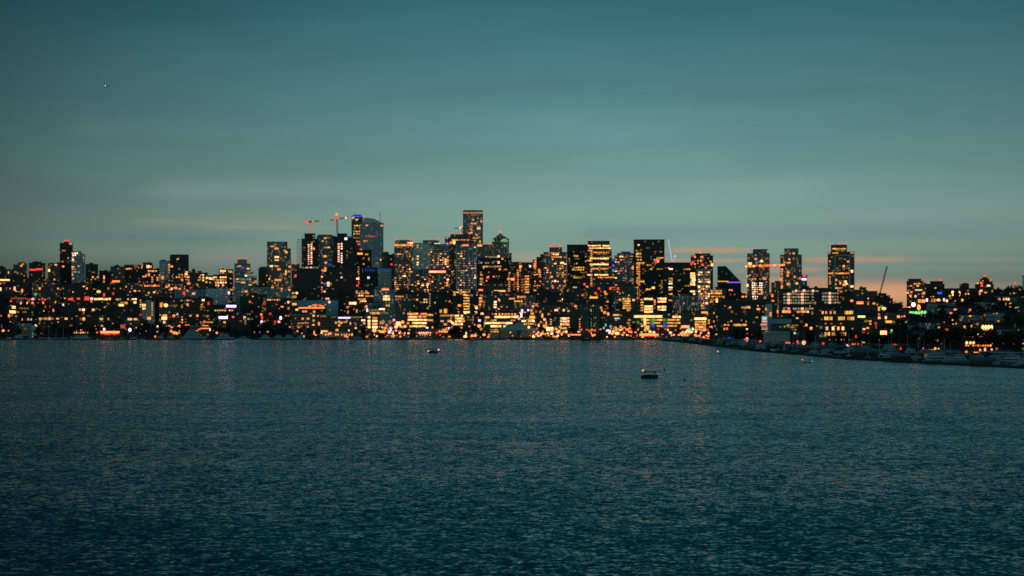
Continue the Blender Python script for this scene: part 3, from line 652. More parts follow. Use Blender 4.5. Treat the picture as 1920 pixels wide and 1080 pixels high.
# ------------------------------------------------------------------ billboard
bb = poly_building('billboard', 'cyan framed vertical billboard with white red and amber stripes', 1505, [('panel', M['black'], [(1428, 619.5), (1428, 592.5), (1438.6, 592.5), (1438.6, 619.5)], 0, .6), ('post', M['steel'], [(1432, 660), (1432, 619.4), (1434.6, 619.4), (1434.6, 660)], .1, .5)], [(1428, 1438.6, 592.5)], cat='sign', d=1)
bb.tiers = [(bb.tiers[0][0], bb.tiers[0][1], 0, .6, bb.tiers[0][5] - 14, bb.tiers[0][5])]
def bpanel(x0, x1, y0, y1, c, n='stripe', lv=1, sb=-.15):
    px_part(bb, n, LM[c, lv], [(x0, y1), (x0, y0), (x1, y0), (x1, y1)], sb, .12)
for a in ((1428, 1428.9, 592.5, 619.5), (1437.7, 1438.6, 592.5, 619.5), (1428.9, 1437.7, 592.5, 593.5)): bpanel(*a, 'T', 'frame', 2)
for y0, y1, c, lv in ((594.6, 597.6, 'W', 0), (598.6, 600.4, 'v', 0), (601.6, 603.8, 'Y', 2), (604.6, 606.6, 'r', 0), (607.4, 609, 'A', 2), (609.8, 612, 'r', 0), (613, 614.6, 'a', 2), (616, 618, 'Y', 1)): bpanel(1429.6, 1437, y0, y1, c, 'stripe', lv)
L = light
def Ls(s, hh=8.0):
    """'x,y,w,h,c' items"""
    for it in s.split():
        a = it.split(','); light(float(a[0]), float(a[1]), float(a[2]), float(a[3]), a[4], hh=hh)
def rows(s):
    for it in s.split():
        c, y, x0, x1 = it.split(','); row(float(y), float(x0), float(x1), c)
def colsx(s):
    for it in s.split():
        c, x, y0, y1 = it.split(','); col(float(x), float(y0), float(y1), c)
# roof lamps
lamps_on(l1, [(121.5, 451.5), (125, 451), (128, 451.5)]); lamps_on(l17, [(447.5, 485), (461.5, 485)])
lamps_on(u2, [(683, 406), (706, 410)], 'r', 1.2); lamps_on(t1, [(743, 449.5), (770, 449.5)], 'r', 2.2)
lamps_on(t2b, [(820.5, 449)], 'r', 2.2); lamps_on(t2c, [(801, 501.5), (814.5, 501.5), (832, 502.5)], 'r', 1.8)
lamps_on(t3, [(844.5, 437.5), (865, 436.5), (880, 438)], 'r', 1.6); lamps_on(t5, [(921.8, 457)], 'r', 2.4)
lamps_on(t8, [(1032, 462), (1039, 461.5), (1041, 460), (1050, 461)], 'r', 1.9); lamps_on(t9, [(1081, 456.8)], 'r', 1)
lamps_on(t10, [(1105.5, 450), (1142.5, 450)], 'r', 1.2); lamps_on(u5, [(677, 467.7)], 'r', 1.6)
lamps_on(t16, [(1412, 467), (1438, 468)], 'r', 1); lamps_on(t19, [(1559, 457.5), (1574.5, 457), (1586.5, 457.5)], 'r', 1.6)
lamps_on(q2, [(1763.5, 524.5)], 'r', 2); lamps_on(q4, [(1847, 517.5), (1857.5, 525.5)], 'r', 2.2); lamps_on(q6, [(1902.6, 530.6)], 'r', 2)
lamps_on(t14, [(1313, 473.5)], 'O', 1.6); lamps_on(t5, [(938, 434.3)], 'A', 2.2)
# ---- zone A (left 0-200)
Ls('24,499,5,3,O 40,498,5,5,A 43,495.5,4,2.5,A 16,511,2,4,A 27,510,3,3,a 33,512,3,3,a 104.6,496.5,5,2.4,A 92,507,3.6,5,B 99.5,510.7,5,2.5,o 118.5,499.6,3.5,2.5,O 119.5,470,7,2.2,A 132.5,457.5,5,2.4,A 128,483.7,2.4,2.4,A 117,490.5,5,2,a 128,492,2.4,2,a')
strip(55.5, 79.6, 506.3, 3.0, 'r', 504.2)
rows('W,474.7,134,147 W,478.5,135,143 w,483,134,143 W,487,135,143 w,490.5,134,143 A,500.7,134,145 A,504.6,134,142 B,514.6,134,141 o,520,134,139 w,510,134,150')
Ls('147.5,499,3,2.5,A 156.5,484,2,2.2,A 156.5,489,2,2.2,A 156,480,2,2,A 175,510.7,6,2,a 174,519.6,3,3,A 183,519.6,3,3,A 178.7,523,3,3,A 163,530,5,2,a 195,520,2.6,7,A 195,528,2.4,4,A 9,525,18,3,B 7,530,6,2,o 85,524.6,3,2.5,A 85.7,531,3,2,y 102,524,3,2.5,O 100,532,3,2,o')
Ls('1,542,3,6,p 19,541,2.6,3,O 27.4,541,3.4,7,p 30,546,3,3,O 41.6,545,3,6,O 35,547,8,2,g 61,541.5,3.6,3,O 74.4,541,3.4,4,O 108.7,541,2.6,3,A 118.6,541,2.4,2.4,a 157,537,3,2.4,O 163,541,3,3.4,O 176,542,2.4,3.4,A 185,547,8,6,Y 195,553,3.6,7,r 66.7,551.7,5.5,5.5,g')
rows('o,559.5,20,50 o,561,50,95')
Ls('20.4,564.4,5,3.4,r 61.5,560.7,4,4,v 73.5,562,3,4,r 84,562,4,3,r 131,561,8,4,r 135,560,4,6,r 147,560,7,4,r 163,559.5,9,7,r 172,560,5,4,W 171.5,565,2.4,4,O 39,568.7,2.4,5,O 51,568,2.6,5,O 61,568,4,4.4,O 71.7,568,2.6,3,o 81,567.5,3.4,5,O 104,567,2.8,5,O 64,572.5,2.4,6,o 85,575,2.4,6,o 93.5,575,2.6,6,a 119.4,572,6.5,7,v 100,582,3,6,O')
row(560.7, 177, 208, 'B', pitch=5, ww=4.6, hh=3.6); rows('Y,561,217,228 B,561,233,257 Y,567,226,240')
Ls('150,580.5,4,4,A 156.5,580.8,5.5,4.6,B 175,580.8,6,4.6,B 187,581,2.4,2.4,y 33,585,5,3,y 47,585,5,2.4,y 17,592,3.4,5.4,O 2,592,3,3,O 41.7,599,2.4,5,A 53,599,4,5,p 58.5,599,3,4,t 30,556,2,2,y')
row(576, 19, 29, 'B', pitch=3.4, ww=3, hh=5); row(584.8, 18, 30, 'B', pitch=4.5, ww=4.4, hh=5); rows('y,578,35,54')
Ls('76,597.5,6,3,Y 85.5,597.5,7,4.4,Y 93,597.5,5,4.4,Y 98.5,597.5,3,3,y 108,597.5,5,3,Y 124,597.5,5,3.4,Y 135,597.5,2,3,y 151,598,3,4.4,y 157,598,4.4,5,O 190,598,6,4,Y 74,606.6,2.6,3,y 83.7,606.6,2.6,4.4,y 97.5,606,2,2,y 133,610,6,2.6,o 152,607,5,2.6,y 191,611,6,4.4,Y 195.4,617.5,5,7,v 43.5,609,3.4,5,p 67,612,4.4,7.5,p 3.3,614,5,9,B 6,620,6,4,Y 30.7,631.7,3.4,6,r 16,620,3,3,A')
row(623.8, 137, 166, 'Y'); Ls('152,619,4,3,O 182,623.4,5,3.4,r 61,631,2,2,A')
strip(188, 224, 622.6, 3.4, 'O', part='neon_sign', level=2); strip(189, 223, 625.4, 1.6, 'r', part='neon_sign')
# ---- zone B (200-400)
Ls('221.5,504,3,2.6,a 254,502.5,2.4,2.4,a 260,502,3,2.4,A 266,501.5,2,4.4,A 276,500,2.4,5,B 279,499.5,2.4,5,B 283,500,2,4,A 275,496,2.4,2,a 267,497,2.4,2,A 274,516,3,4,A 279,515,3.6,6,A 293,508,4,2,A 295,521,3,4,A 305,520.5,4,6,A 244,519,2.4,3,a 317,526,3,2,a 299,516,3,2,A 333,486,4,2.6,A 322,499.6,5,3,A 336,504,3,3,a 336,515,3,3,A 336,520,3,3,A 341,515,3.4,2.4,A 341,525,5,4,A 331,519.6,2.6,3,A 323,518,2,2,A')
rows('Y,504,236,248 a,499,250,268 O,508,277,293 O,518.5,267,275 O,536,270,300'); colsx('A,317,494,513 A,285.5,518,530 B,381,513,528')
Ls('217.5,527.5,14,3.4,O 210,530.5,6,2.6,o 350,510,5,3,B 349,514,5,3,B 349,519,4,3,O 353,519.5,4,3.4,A 350,524,5,2,A 353.7,531.5,6,4.4,A 375,520,4,2.4,A 373,525,4,2.4,A 369,510,4,2,A 358,509,4,2,a 369,533,6,2.4,a 388,521,4,3.4,B 394,522,5,4,B 398,523,4,3,p 387,529,4,3,A')
rows('B,520,399,425 A,525,400,425 B,530,403,425 p,535,403,420')
for q in range(26): light(U(290, 400), U(515, 545), 2.6, 2.4, random.choice('aAAO'))
Ls('304.6,521,4,4,A 316.6,535,3.4,5,A 322,541.5,4,4,p 330,540,5,4,A 337,541.5,5,3,A 345,541,4,4,O 357.5,540,4.4,5,r 345,549.5,4,5,r 363,550.5,6,4.4,p 312,538,4,3,O 289,548,4,3,O 279,549,3,3,O 212,550.5,4.4,5.6,r 253,547,4,6,O 244,547.5,2.6,3.4,O 261,546.5,3,4,A 203,541,3,4,A 236,537.6,3,3.4,A 226,541,2,2,A 214,541,2,2,A 247,541,3,3,a 264,535,4,2,a')
Ls('253,567,5,4,B 237,568,4,4,O 227.5,572,9,4.4,B 222,571,3,3,g 282.5,557,2.4,3,t 302,572,4,8,O 311,572.5,8,7,B 305,569,4,4,r 326,564,3,3,o 340,563.5,3,3,a 352,563.5,4,3,A 357,563,3,3,a 341,572.5,3,3,a 341,576,3,3,a 351.5,571,4,3.6,O 380,570,2.6,3,a 381,562.7,5,3.6,p 391,569,4,5.5,r 333.7,589,5,5,v 326,592,4.4,4,O 357,592,4,3,A 370,592,4,4,O')
rows('a,573,318,333 y,576,374,384 y,592,380,393 A,604,380,400'); colsx('Y,263.5,561,577 A,285,566,593 O,341.6,592,607')
row(572.3, 266, 273.4, 'B', pitch=3.6, ww=3.4, hh=4.4); row(578.3, 267, 273.4, 'B', pitch=3.4, ww=3, hh=3.6); row(597, 276, 283, 'A', pitch=3.5, hh=5)
Ls('308,596.5,10,6,B 309,591,8,3,Y 308,604,5,5,p 300,601,3,8,g 243.5,598.5,8,4,B 254,598.5,6,3.4,A 263.5,590,3.4,5,r 203,598,3,4,A 245,607,3,3,y 255,613,3,5,p 243.5,618.5,7,8.6,v 231,612,10,7,o 295.5,613,3,6,W 295,622,3,3,Y 316,611,8,2.6,A 322,614,5,3,O 336.5,611,3.4,5,O 351,609,8,2,O 385,611,11,2.4,A 348,604,3,3,y 376,604,2,3,Y')
strip(359, 371.5, 619.8, 1.5, 'O'); strip(371.5, 376, 618, 1.5, 'O', 616.5); strip(376, 393.5, 615.8, 1.8, 'O'); L(393.8, 618, 2, 5, 'p')
Ls('327,624,8,6,Y 321,621,5,5,O 332,625,5,5,B 337,622,4,7,Y 366.5,628,2.6,5,O 291,635,3,5,O', 5)
# ---- zone C (400-600)
row(508, 412, 424, 'B', pitch=4, hh=3.4); row(511.5, 411, 420, 'A'); Ls('433,509.5,5,3.6,A 436,512,3,3,O 429,508,2.6,2.4,A 449,499,6,2.4,A 465,503.7,5,3,A 455,502,5,2,V 479.6,517,4,4.4,O 445,523,5,2.4,A 456,530,8,2.4,Y 479,528,4,4.4,O 437,539,6,2.6,O 434,543,6,2.4,A 469,534,6,2.4,Y')
rows('w,511,460,476 w,515,458,480 w,518.5,458,480 w,523.5,448,476 w,528,442,470'); Ls('461,518,4,4,W'); row(546, 452, 464, 'Y', pitch=4, hh=3.8)
Ls('510,462,6,2.6,A 518.5,466,8,3.4,A 534,470,4,3,A 537,473,4,4,A 519,482,8,3.4,B 519,487.8,8,2.6,B 509,499,5.6,3.2,B 518.5,499,7,2.6,A 523,505,6,3.2,O 543,500,4,3,O 542,509,4,3,O 536,511,2.6,9,A 535,482,3,3,A 521,525,12,4,A 510.5,527,4,3,a 527,518,5,3,a 511,538.5,4,3.6,O 528,541.5,4,3,A 505,523,3,3,A 519.5,535.5,6,2.4,a 542.6,538,3.6,3,A 542.6,543.6,3.6,3,A 553.7,495,5,2.6,O 550,505,6,2.4,o 554.6,517,4,4.6,r 556.5,549.5,4,4,B 549,549.5,6,3,Y 553,556.5,9,4.4,Y')
for q in range(30): light(U(436, 546), U(525, 557), 2.6, 2.2, random.choice('aaAy'))
Ls('429,549,4.5,6,v 468.5,566,4,4,o 428.7,565,3,3,a 437,594,5,4.4,r 458.5,595,4,6,O 421,604.3,4.6,3.6,Y 459,598.5,4,5,g 466,598,5,3,g 460,604,2.4,9,y 408,613,5,6,r 406.5,624,4,4,O 412,602,2,3,y 413,609,2,2,y')
row(562, 500, 526, 'A'); col(497, 560, 583, 'a', 3.2); col(493, 575, 585, 'o')
strip(424, 443, 573.8, 4.4, 'v', level=2); strip(424, 443, 576.8, 1.5, 'V'); strip(410, 427, 595.4, 4.4, 'v', level=2); strip(410, 427, 598.4, 1.4, 'V')
rows('Y,582,402,424 Y,582,429,437 y,588,443,447'); Ls('490,590,4,4.4,O 492,596,4,5.4,r 490.7,603.3,6,7,v 496,602.5,4,3,y 506.5,588.4,4,4,r 526.2,596,3.4,6,v 516,603.3,4,4,r 523.2,603.3,4.4,4,p 495,630.3,5.6,5.6,r 529,575,5,2.6,O 540.7,566.6,4.6,5,p 550.5,570.8,10,4.4,O 541,578,4,5,A 477,623,3,2,w 487,623,3,3,V 502,622,4,3,A')
strip(559, 609, 577.2, 2.8, 'O', part='neon_sign', level=1)
for (a, b_) in (((578, 575.5), (586, 572.5)), ((586, 572.5), (593, 571.2)), ((589.5, 575.5), (595, 571.5)), ((596, 571.5), (602, 575)), ((599, 571.5), (608, 575))):
    for t in (.2, .5, .8): light(a[0] + (b_[0]-a[0])*t, a[1] + (b_[1]-a[1])*t, 3.2, 1.8, 'O', part='neon_sign')
Ls('556.5,580.6,5,3.6,Y 567.6,597.5,4,4,A 577.5,597.5,5,3.6,A 589,584.5,4,4,Y 583,588.5,5,2.4,p 573,605,2.6,3,A 588,601,3.4,4,A 577,612.5,4,3.6,A 543.5,613,4,3,O 598,607,3,6,O 588,591.5,4,4,p 588,609,3,3,A 592,619,3,2,a 566,625,3,3,A 589,624,2.6,8,O 592,628,4,3,O 569,584,4,3,A 574,584,3,3,O 541,592,3,3,A 536,592,2,2,A')
row(620.5, 552, 564, 'A'); rows('a,597,548,556 A,606,558,570 a,612,556,566')
# ---- scaffold towers
for yy in range(459, 498, 4): L(578.6, yy, 2.6, 2.2, 'p'); L(584, yy - .8, 2.8, 2.4, 'W' if yy % 3 else 'p')
for yy in (457.5, 462, 465, 470, 474, 477.5, 482, 486, 490): L(635, yy, 3.4, 2.4, 'p'); 
for yy in (457, 461.5, 466, 475, 479.5, 484, 488, 492): L(640.6, yy, 2.8, 2.4, 'W')
row(502.6, 562, 598, 'w'); Ls('575.7,502.6,5,4.4,p 583,502,3,4,W 588.7,466.3,3.4,3.6,O 585,455,2.6,3.4,y 604.5,507,3.4,4,O 610,503.5,5,4,O 609,507.6,4,3,O 609.5,480.7,6,3.4,O 610.5,492.6,3.6,3,A 609.6,446.5,4.6,3.4,A 605,452,4,2.6,A 588.7,501,2.4,3,w 593.7,502,3,3,w 640.6,520,2.8,3,p 648.5,447.6,5,4.4,W 641,503,2.4,3,w 639,512,2.6,3,w')
row(464, 607, 619, 'Y'); strip(614, 623, 496.3, 3.2, 'b'); strip(606, 612.5, 531.7, 2.6, 'b'); strip(650, 663.5, 444, 2.6, 'b')
Ls('615.6,530.5,5,3.4,p 615.6,535,4.6,4,p 620.5,532.5,3,5,y 603.5,519,3,3.4,O 608.5,546.3,4,3.4,p 612,560,3,3,p 615.8,560,3,3,p 617.5,566.3,5,5,p 650.7,478,2,3,y 650.7,483,2,3,y 651,471,2,3,y'); colsx('A,603.5,528,545 w,588,440,455')
colsx('A,672,499,516 O,672,518,530'); Ls('670.7,522.6,5,3,B 672,531,3,4,r 670,535.5,4,3.4,r')
strip(670, 680, 475.6, 3.4, 'O', level=2); Ls('673,458,4,3.4,r 682,484,3,3,A 682,495,3,3,A 691.5,486,2.6,6,a'); row(477, 684, 691, 'A')
strip(660, 679.5, 405.4, 2.4, 'b', level=2); Ls('662,408.3,5,3,Y 669,411.7,4.6,2.4,A'); rows('Y,423,663,676 y,428,663,676 Y,434,662,676 Y,438.6,662,675 A,452.6,666,676 y,446,663,676')
Ls('687.6,422.5,4,2,A 715.6,423,4.4,2.8,A 697,428.5,2,2,a 713.7,487,3,2.6,A 707,493,5,2,a 691,500,3,2,a 734,495.6,3.4,3,r 733,486,3,2,o'); rows('o,443,684,707 A,451.6,681,699')
for xx in (680, 685.6, 690, 694.2, 698, 701.8, 708.5, 713, 717.4, 721.8, 726, 730): L(xx, 506.7, 1.3, 5.2 if xx > 682 else 7.4, 'b', 0, part='blue_light')
Ls('691,520.6,4,4,v 697,533,3,2,g 690,534,2,2,g 685,535,2,2,g')
rows('Y,545.3,667,693 A,549.6,667,692 B,554,671,682 A,555.3,684,701 A,561,671,686 B,564.6,674,687'); Ls('658,568.5,7,4.4,B 665,568.5,6,4.4,B')
strip(715.6, 729.5, 542.2, 3.4, 'O', level=2); row(555.7, 718, 731, 'B', pitch=4.3, ww=4.2, hh=4); row(561, 718, 731, 'B', pitch=4.3, ww=4.2, hh=4); row(572.7, 723, 731, 'Y', hh=3.6)
rows('A,556,741,757 a,561,741,757'); Ls('730.5,568,2,2.4,g 723,560,2,2,g 651.7,576,5,5,Y 652.6,584.3,3,3.4,O 669,583,2.6,6,A 687,574.6,4,4,O 688.7,581.4,3.6,6,v 664,580,3,3,a 757,587,3,4,w 750,572,3,3,a')
strip(710.6, 721.5, 579.4, 3.2, 'W'); rows('y,581.7,693,710'); row(587, 694, 711, 'Y', pitch=3.8, ww=3.7, hh=4); row(587, 711, 728, 'y')
strip(634, 657, 595.8, 2.8, 'v', level=1); rows('y,594.6,657,684 y,594,622,631 a,593,600,612'); Ls('681,600.6,7,2.6,B 683,606,4.4,3.8,p')
for yy in (594.8, 602, 607.4, 613): L(692, yy, 4.6, 4, 'B')
L(703, 596, 9, 3, 'A')
for yy in (601.7, 607.6, 613.4): L(702.8, yy, 9.6, 4, 'B')
L(702, 619.5, 8, 6, 'B')
Ls('715.5,605,9,6,Y 725,610,6,7,a 731,604,6,8,a 738.7,600,5,5,v 735,603,4,3,r 747,606.6,9,7,B 755,604,6,6,O 743,613,7,6,B 751,612,6,5,O 759,612,6,5,p 765,606,6,5,O 733,614.7,6,6,v 730,622.6,7,7.4,v 731,625,4,3,V 737.8,631.7,4.4,5,r 742.5,619,5,4,r 748,621,4,4,r 717,622,8,4,O 712,621,4,4,O 740,608,3,3,r 728,618,3,4,A')
Ls('567.4,597.5,4,4,A 630,605,4,4,A 636,603.5,4,4,Y 640,605.6,3,3,A 636,610,4,4,Y 657,606.5,2.6,5,Y 667,615,3.4,3,p 632,619,5,4,O 654,619.4,3,2.4,p 608,621,12,3,O 618.5,625.3,8,5,p 603,624,4,3,p 667,608,2,4,A')
rows('Y,627.6,608,623 Y,627.6,638,662 Y,627.5,628,636 A,604,640,652')
# ---- red topped tower .. wing
row(459.6, 739.5, 775, 'A', pitch=3.4, ww=3.2, hh=3.6, skip=0); row(463, 740, 775, 'a', pitch=4); row(455.4, 764, 774.5, 'B', pitch=3.4, hh=3.4)
fill(t1, 739.5, 774.5, 466, 548, .42, 'AAABaO'); fill(t2, 776, 806, 459, 500, .10, 'aAw'); Ls('774.6,485.5,4,4.4,A')
colsx('B,783,478,488 B,783,490,498 A,783,458,466'); fill(t2b, 806, 841, 466, 502, .42, 'AABBa'); col(835.4, 480, 497, 'B'); col(839.6, 480, 497, 'A')
strip(814, 837, 456.6, 1.9, 'G', level=1); L(838.6, 457.4, 4.6, 4, 'p'); L(837, 458.6, 4, 1.6, 'b')
strip(804, 836, 509.5, 3.8, 'O', level=2); strip(806, 834, 509.3, 1.7, 'W'); L(805, 527, 2.6, 10, 'r'); fill(t2c, 777, 841, 514, 549, .40, 'AABO')
fill(t2c, 836, 841, 520, 545, .5, 'AB')
rows('O,443.4,836,844 a,492,846,856'); row(449.6, 846, 881, 'A', skip=0); Ls('851.5,454,5,9,B 846,455,6,5,A 838,447,4,3,O'); fill(t3b, 840, 856, 466, 548, .38, 'aayA')
# tall black skyscraper
strip(868.5, 905, 399, 2.6, 'A', level=0, part='crown_light'); rows('a,403,883,893 A,412,884,890 A,419,882,894 a,423.5,879,887 a,426.5,879,887 A,430.4,876,886 A,437,879,884 A,446,886,897'); Ls('897.5,428,6,4.4,O 902.6,415,4,3,A 900,453,3,4,A 893,440,3,3,A 884,436,4,2.6,O 898,446,3,2,a 902,410,2,4,a 890,451,3,2,A'); fill(cc, 870, 905, 402, 455, .07, 'aA', 4, 3, 2.4, 1.8)
# blue panelled tower
strip(866, 879, 460, 2.6, 'O', level=1); row(463.7, 882, 893, 'A'); fill(t4, 857, 893, 469, 546, .50, 'AABBa', 4.9, 4.6); strip(895, 904, 459.8, 4.6, 'A', level=2)
Ls('903,516,5,3,A 902.6,522.7,6,3,A 902.6,528,6,3,A 902,533,4,3,A 902.6,554,6,3.4,A 901,559.4,6,3.4,A 901.5,565,6,3.4,O 900,571,4,4,O 900,576,4,4,o 914,520.4,5,5,r 914,559,0.1,0.1,a'); strip(897, 910, 543.8, 3.2, 'O', level=1)
row(547.7, 850, 881, 'Y', pitch=3.6, skip=0); row(551.5, 861, 874, 'A')
for yy in (553.7, 558.8, 564, 569.3, 574.4, 579.6): row(yy, 869, 880.5, 'Y', pitch=3.8, ww=3.8, hh=2.4, skip=0)
strip(868.5, 881, 586, 5, 'B', level=1, part='window'); Ls('861.5,572.7,6,4,O 852.5,552,4,4,A 782,562,4,3.4,Y 815.6,567.5,2.6,3,p 843,565,3,3,A 885,554,3,3,w 892.7,575,6,4,Y 893.5,578,4,3,W 790,567,5,2.6,y 802,578,5,3,y')
rows('Y,561.8,794,802 Y,566.6,793,802 y,575,800,806'); colsx('w,806,549,575')
# five glowing floors
for yy, a, b_, c in ((588.4, 764, 800, 'O'), (594, 765, 783, 'B'), (593.6, 785, 800, 'A'), (599.6, 765, 799, 'B'), (605.6, 772, 800, 'B'), (611.6, 767, 799, 'B'), (590.6, 801, 812, 'A'), (600.3, 800, 812, 'A')): row(yy, a, b_, c, pitch=3.8, ww=3.8, hh=3.2, skip=.04)
Ls('826.5,583.5,4.4,6,A 834,583,3,8,A 837,583,3,8,A 829,602,6,3,p 842,602,6,4.4,A 835,608,6,4,A 846,603,4,3,B 860,586,4,5,O'); row(591.6, 825, 851.5, 'Y', pitch=3.8, ww=3.9, hh=3.2, skip=0)
for yy in (592, 597.2, 602.6, 607.8): row(yy, 853, 868, 'B', pitch=3.8, ww=3.8, hh=3.2, skip=.03)
row(597.5, 868, 871, 'A'); row(614, 860, 867, 'p'); Ls('851,610,3,5,A 849,606,5,5,B 848,615,4,6,Y 870,602,3,3,O')
Ls('904,589,6.6,7,p 899,601,5.6,5,v 898.5,611,7,6,O 892,586,5,4.4,p 874,625.6,3.4,7,p 891,629,5,5,O 885.5,629.5,6,5,O 907.6,627.6,5.6,4.4,O 917,628,3.6,4,O 896,629,2,2,r 886,605,3,5,a 909,606,3,8,A 902,617,6,6,Y 901,633,3,2,B 887,597,2,10,a')
# long office
L(913.5, 595, 8, 3.4, 'A'); row(594.2, 927, 969, 'B', pitch=4, ww=4.1, hh=3.8, skip=0); row(589, 921, 969, 'O', pitch=6); row(600.5, 909, 931, 'A', pitch=3.8, ww=4, hh=2.6); row(600.5, 957, 971, 'A'); row(602, 978, 1002, 'B', pitch=4, ww=4, hh=3.4)
row(605.7, 909, 961, 'B', pitch=4, ww=4.1, hh=3.4, skip=0); row(607.3, 981, 1002, 'A'); row(611.7, 920, 948, 'B', pitch=4, ww=4, hh=3.4); row(599, 986, 1002, 'A')
row(617.6, 919, 934, 'A', pitch=4); row(622, 917, 935, 'Y', pitch=3.2); 
Ls('801,615,4.4,4.4,v 766,625,4.4,4,p 841.7,616,5,5.4,v 819,624,4.4,4,r 811,614,3,3,A 880,612,3,3,O'); row(624, 784, 809, 'p', pitch=4.2, ww=3.6, hh=3.8); row(627.6, 786, 803, 'Y'); row(621.5, 822, 840, 'O', pitch=4, ww=4, hh=4.4); row(617, 828, 838, 'Y')
Ls('979,583,4,6,v 977.5,591,3.6,8,v 973,597,5.6,6,p 970,593,4,4,O 990.3,581.6,4.4,4.4,v 996.5,582,6,5,A 998,588,6,4,Y 949.6,609.5,3.6,3.6,T 983,596,2.6,3,g 1006.5,616.5,4,4,r 1006,571,4,4,p 999,574.5,2.4,2.4,p'); strip(993, 1003, 594.6, 4.4, 'O', level=2)
Ls('929,556,2.6,3,A 935,561,2,2,p 928.6,566,5,3,W 928.6,571,5,3,W 928.6,576,5,3,W'); row(556.5, 970, 986, 'A', pitch=4, hh=3.4, skip=0); row(560, 954, 966, 'O'); row(565, 964, 980, 'A'); fill(f12c, 964, 1002, 564, 588, .35, 'AAOa'); fill(f12b, 905, 962, 562, 585, .16, 'AAw')
Ls('1021,599,5,5,p 1017,592,3,8,A 1024,606,3,6,Y 1031,617,13,7,B 1023,613,6,6,O 1035,622,5,5,O 1020,611,4,5,Y 1046,623,6,4.4,W 1061.6,622,5,5.4,B 1014,604,3,4,A 1010,610,3,5,B 1017,625,5,5,O 1014,628,4,4,p 1027,625,5,4,Y'); L(1034.5, 625.5, 8, 5.4, 'v', 1)
strip(1064, 1089, 627.6, 2.6, 'O'); Ls('1087,622,3,3,O 1090,618,3,3,A 1084,622,3,3,p 1108,622,4,4,r 1050,613,4,4,Y 1115,628,4,2,O'); colsx('A,1087,596,620 Y,1033,597,610')
for yy in (597, 602.6, 608.3, 615.3): row(yy, 1050, 1068, 'B' if yy < 614 else 'Y', pitch=4.6, ww=4.1, hh=3.6)
Ls('1079,573.6,6,4.6,O 1043,581.6,7,3.6,p 1057,581.6,3.6,4,p 1066,583,4,3,Y 1048,578,4,3,a 1005,584,4,4,a 1029,589,5,4,A 1013,585,4,4,a 1096,533,4,4.4,r 1109,535.7,4.4,4.8,r 1092.6,553.3,6,4,r 1116.7,549.6,4,4,r 1123,541,5,4.4,r 1144.5,541,4,4,r 1158.7,541,5,5,r 1119.6,552.7,3,3,r 1101,537.6,4,3,Y 1078,539,7,3,p')
strip(1106, 1121, 557.8, 3.2, 'Y', level=2); strip(1095, 1099, 558.3, 2, 'y'); fill(f10, 1088, 1126, 575, 630, .03, 'gaA'); col(1108.5, 572, 620, 'g', 5, 1.6, 1.6)
row(618.5, 1098, 1118, 'y')
# towers 1000-1150
fill(t7, 1001, 1028, 488, 600, .40, 'AAaO'); fill(t8, 1020, 1062, 476, 600, .34, 'AAaBO'); row(473.6, 1027, 1050, 'A', skip=.05); row(477, 1036, 1048, 'B'); row(482, 1033, 1062, 'A')
Ls('1054,493,7,3.4,B 1055,515,5,9,A 1046,517,5,5,A 1034,519,6,5,A 1041,527,3.6,3.6,W 1059,527,3.4,4,O 1002,498,3,10,A 1011,508,5,9,A')
fill(t5c, 895, 957, 488, 545, .10, 'aAO'); row(481.6, 911, 934, 'w'); row(492.6, 896, 926, 'w'); row(499.8, 906, 940, 'A'); Ls('935,481,4,4.4,p 935,492,4,4.4,p 912,482,4,3,Y 942,485,3.6,3.4,O 937,505,4,3,A 948,505,5,3,A'); fill(t5, 924, 954, 458, 482, .10, 'aw')
strip(926, 948, 545.6, 3, 'Y', level=2); fill(f12b, 902, 960, 551, 562, .1, 'aA')
fill(t6, 956, 1002, 495, 548, .12, 'aA'); row(523.3, 951, 965, 'O', pitch=4, ww=4, hh=4, skip=0); colsx('A,975,492,510 A,955,510,548 A,971,505,548 o,964,508,545')
for yy in range(518, 549, 5): row(yy, 984, 992, 'A', pitch=3.8, ww=3.8, hh=3, skip=.03)
for yy in range(524, 549, 5): row(yy, 977, 983, 'a', pitch=3)
fill(t6, 990, 1002, 495, 540, .35, 'Aay'); Ls('976,499.6,4.4,4.4,O 994,499,3,3.4,v 995,491.6,5,2,p'); col(1004, 488, 506, 'O')
fill(t9, 1065, 1101, 470, 556, .26, 'yyYa', 4.6, 4.2); rows('Y,480,1075,1085 Y,501.6,1074,1096 Y,505.6,1072,1096'); row(520.2, 1075, 1097, 'Y', pitch=3.6, skip=0); row(517, 1070, 1080, 'y')
for yy, a, b_, c in ((460.6, 1102.5, 1143, 'B'), (465, 1104, 1146, 'B'), (469.3, 1103, 1111, 'A'), (484.7, 1106, 1142, 'B'), (495.8, 1106, 1141, 'B'), (503.8, 1108, 1141, 'A'), (515.2, 1100, 1140, 'B')): row(yy, a, b_, c, pitch=3.5, ww=3.3, hh=2.4, skip=.04)
fill(t10, 1110, 1142, 470, 512, .28, 'aaA', 4.2, 4.2); row(473.5, 1112, 1143, 'A'); row(520, 1120, 1153, 'A'); row(488.5, 1100, 1108, 'O'); col(1108.7, 470, 534, 'A', 3.4); fill(t10, 1112, 1146, 518, 545, .12, 'aA')
fill(t11, 1153, 1176, 480, 545, .40, 'AAaB', 4.4, 4.2); fill(t11, 1177, 1190, 480, 545, .10, 'aA'); Ls('1165,481,7,3,B 1184.6,480,3,2.6,A 1187,502,5,7,O 1186.6,523,4,4,g 1187,529,4,8,a 1150,488,5,4,b 1150,498,5,5,V 1150,507,5,6,T'); row(480, 1172, 1188, 'o')
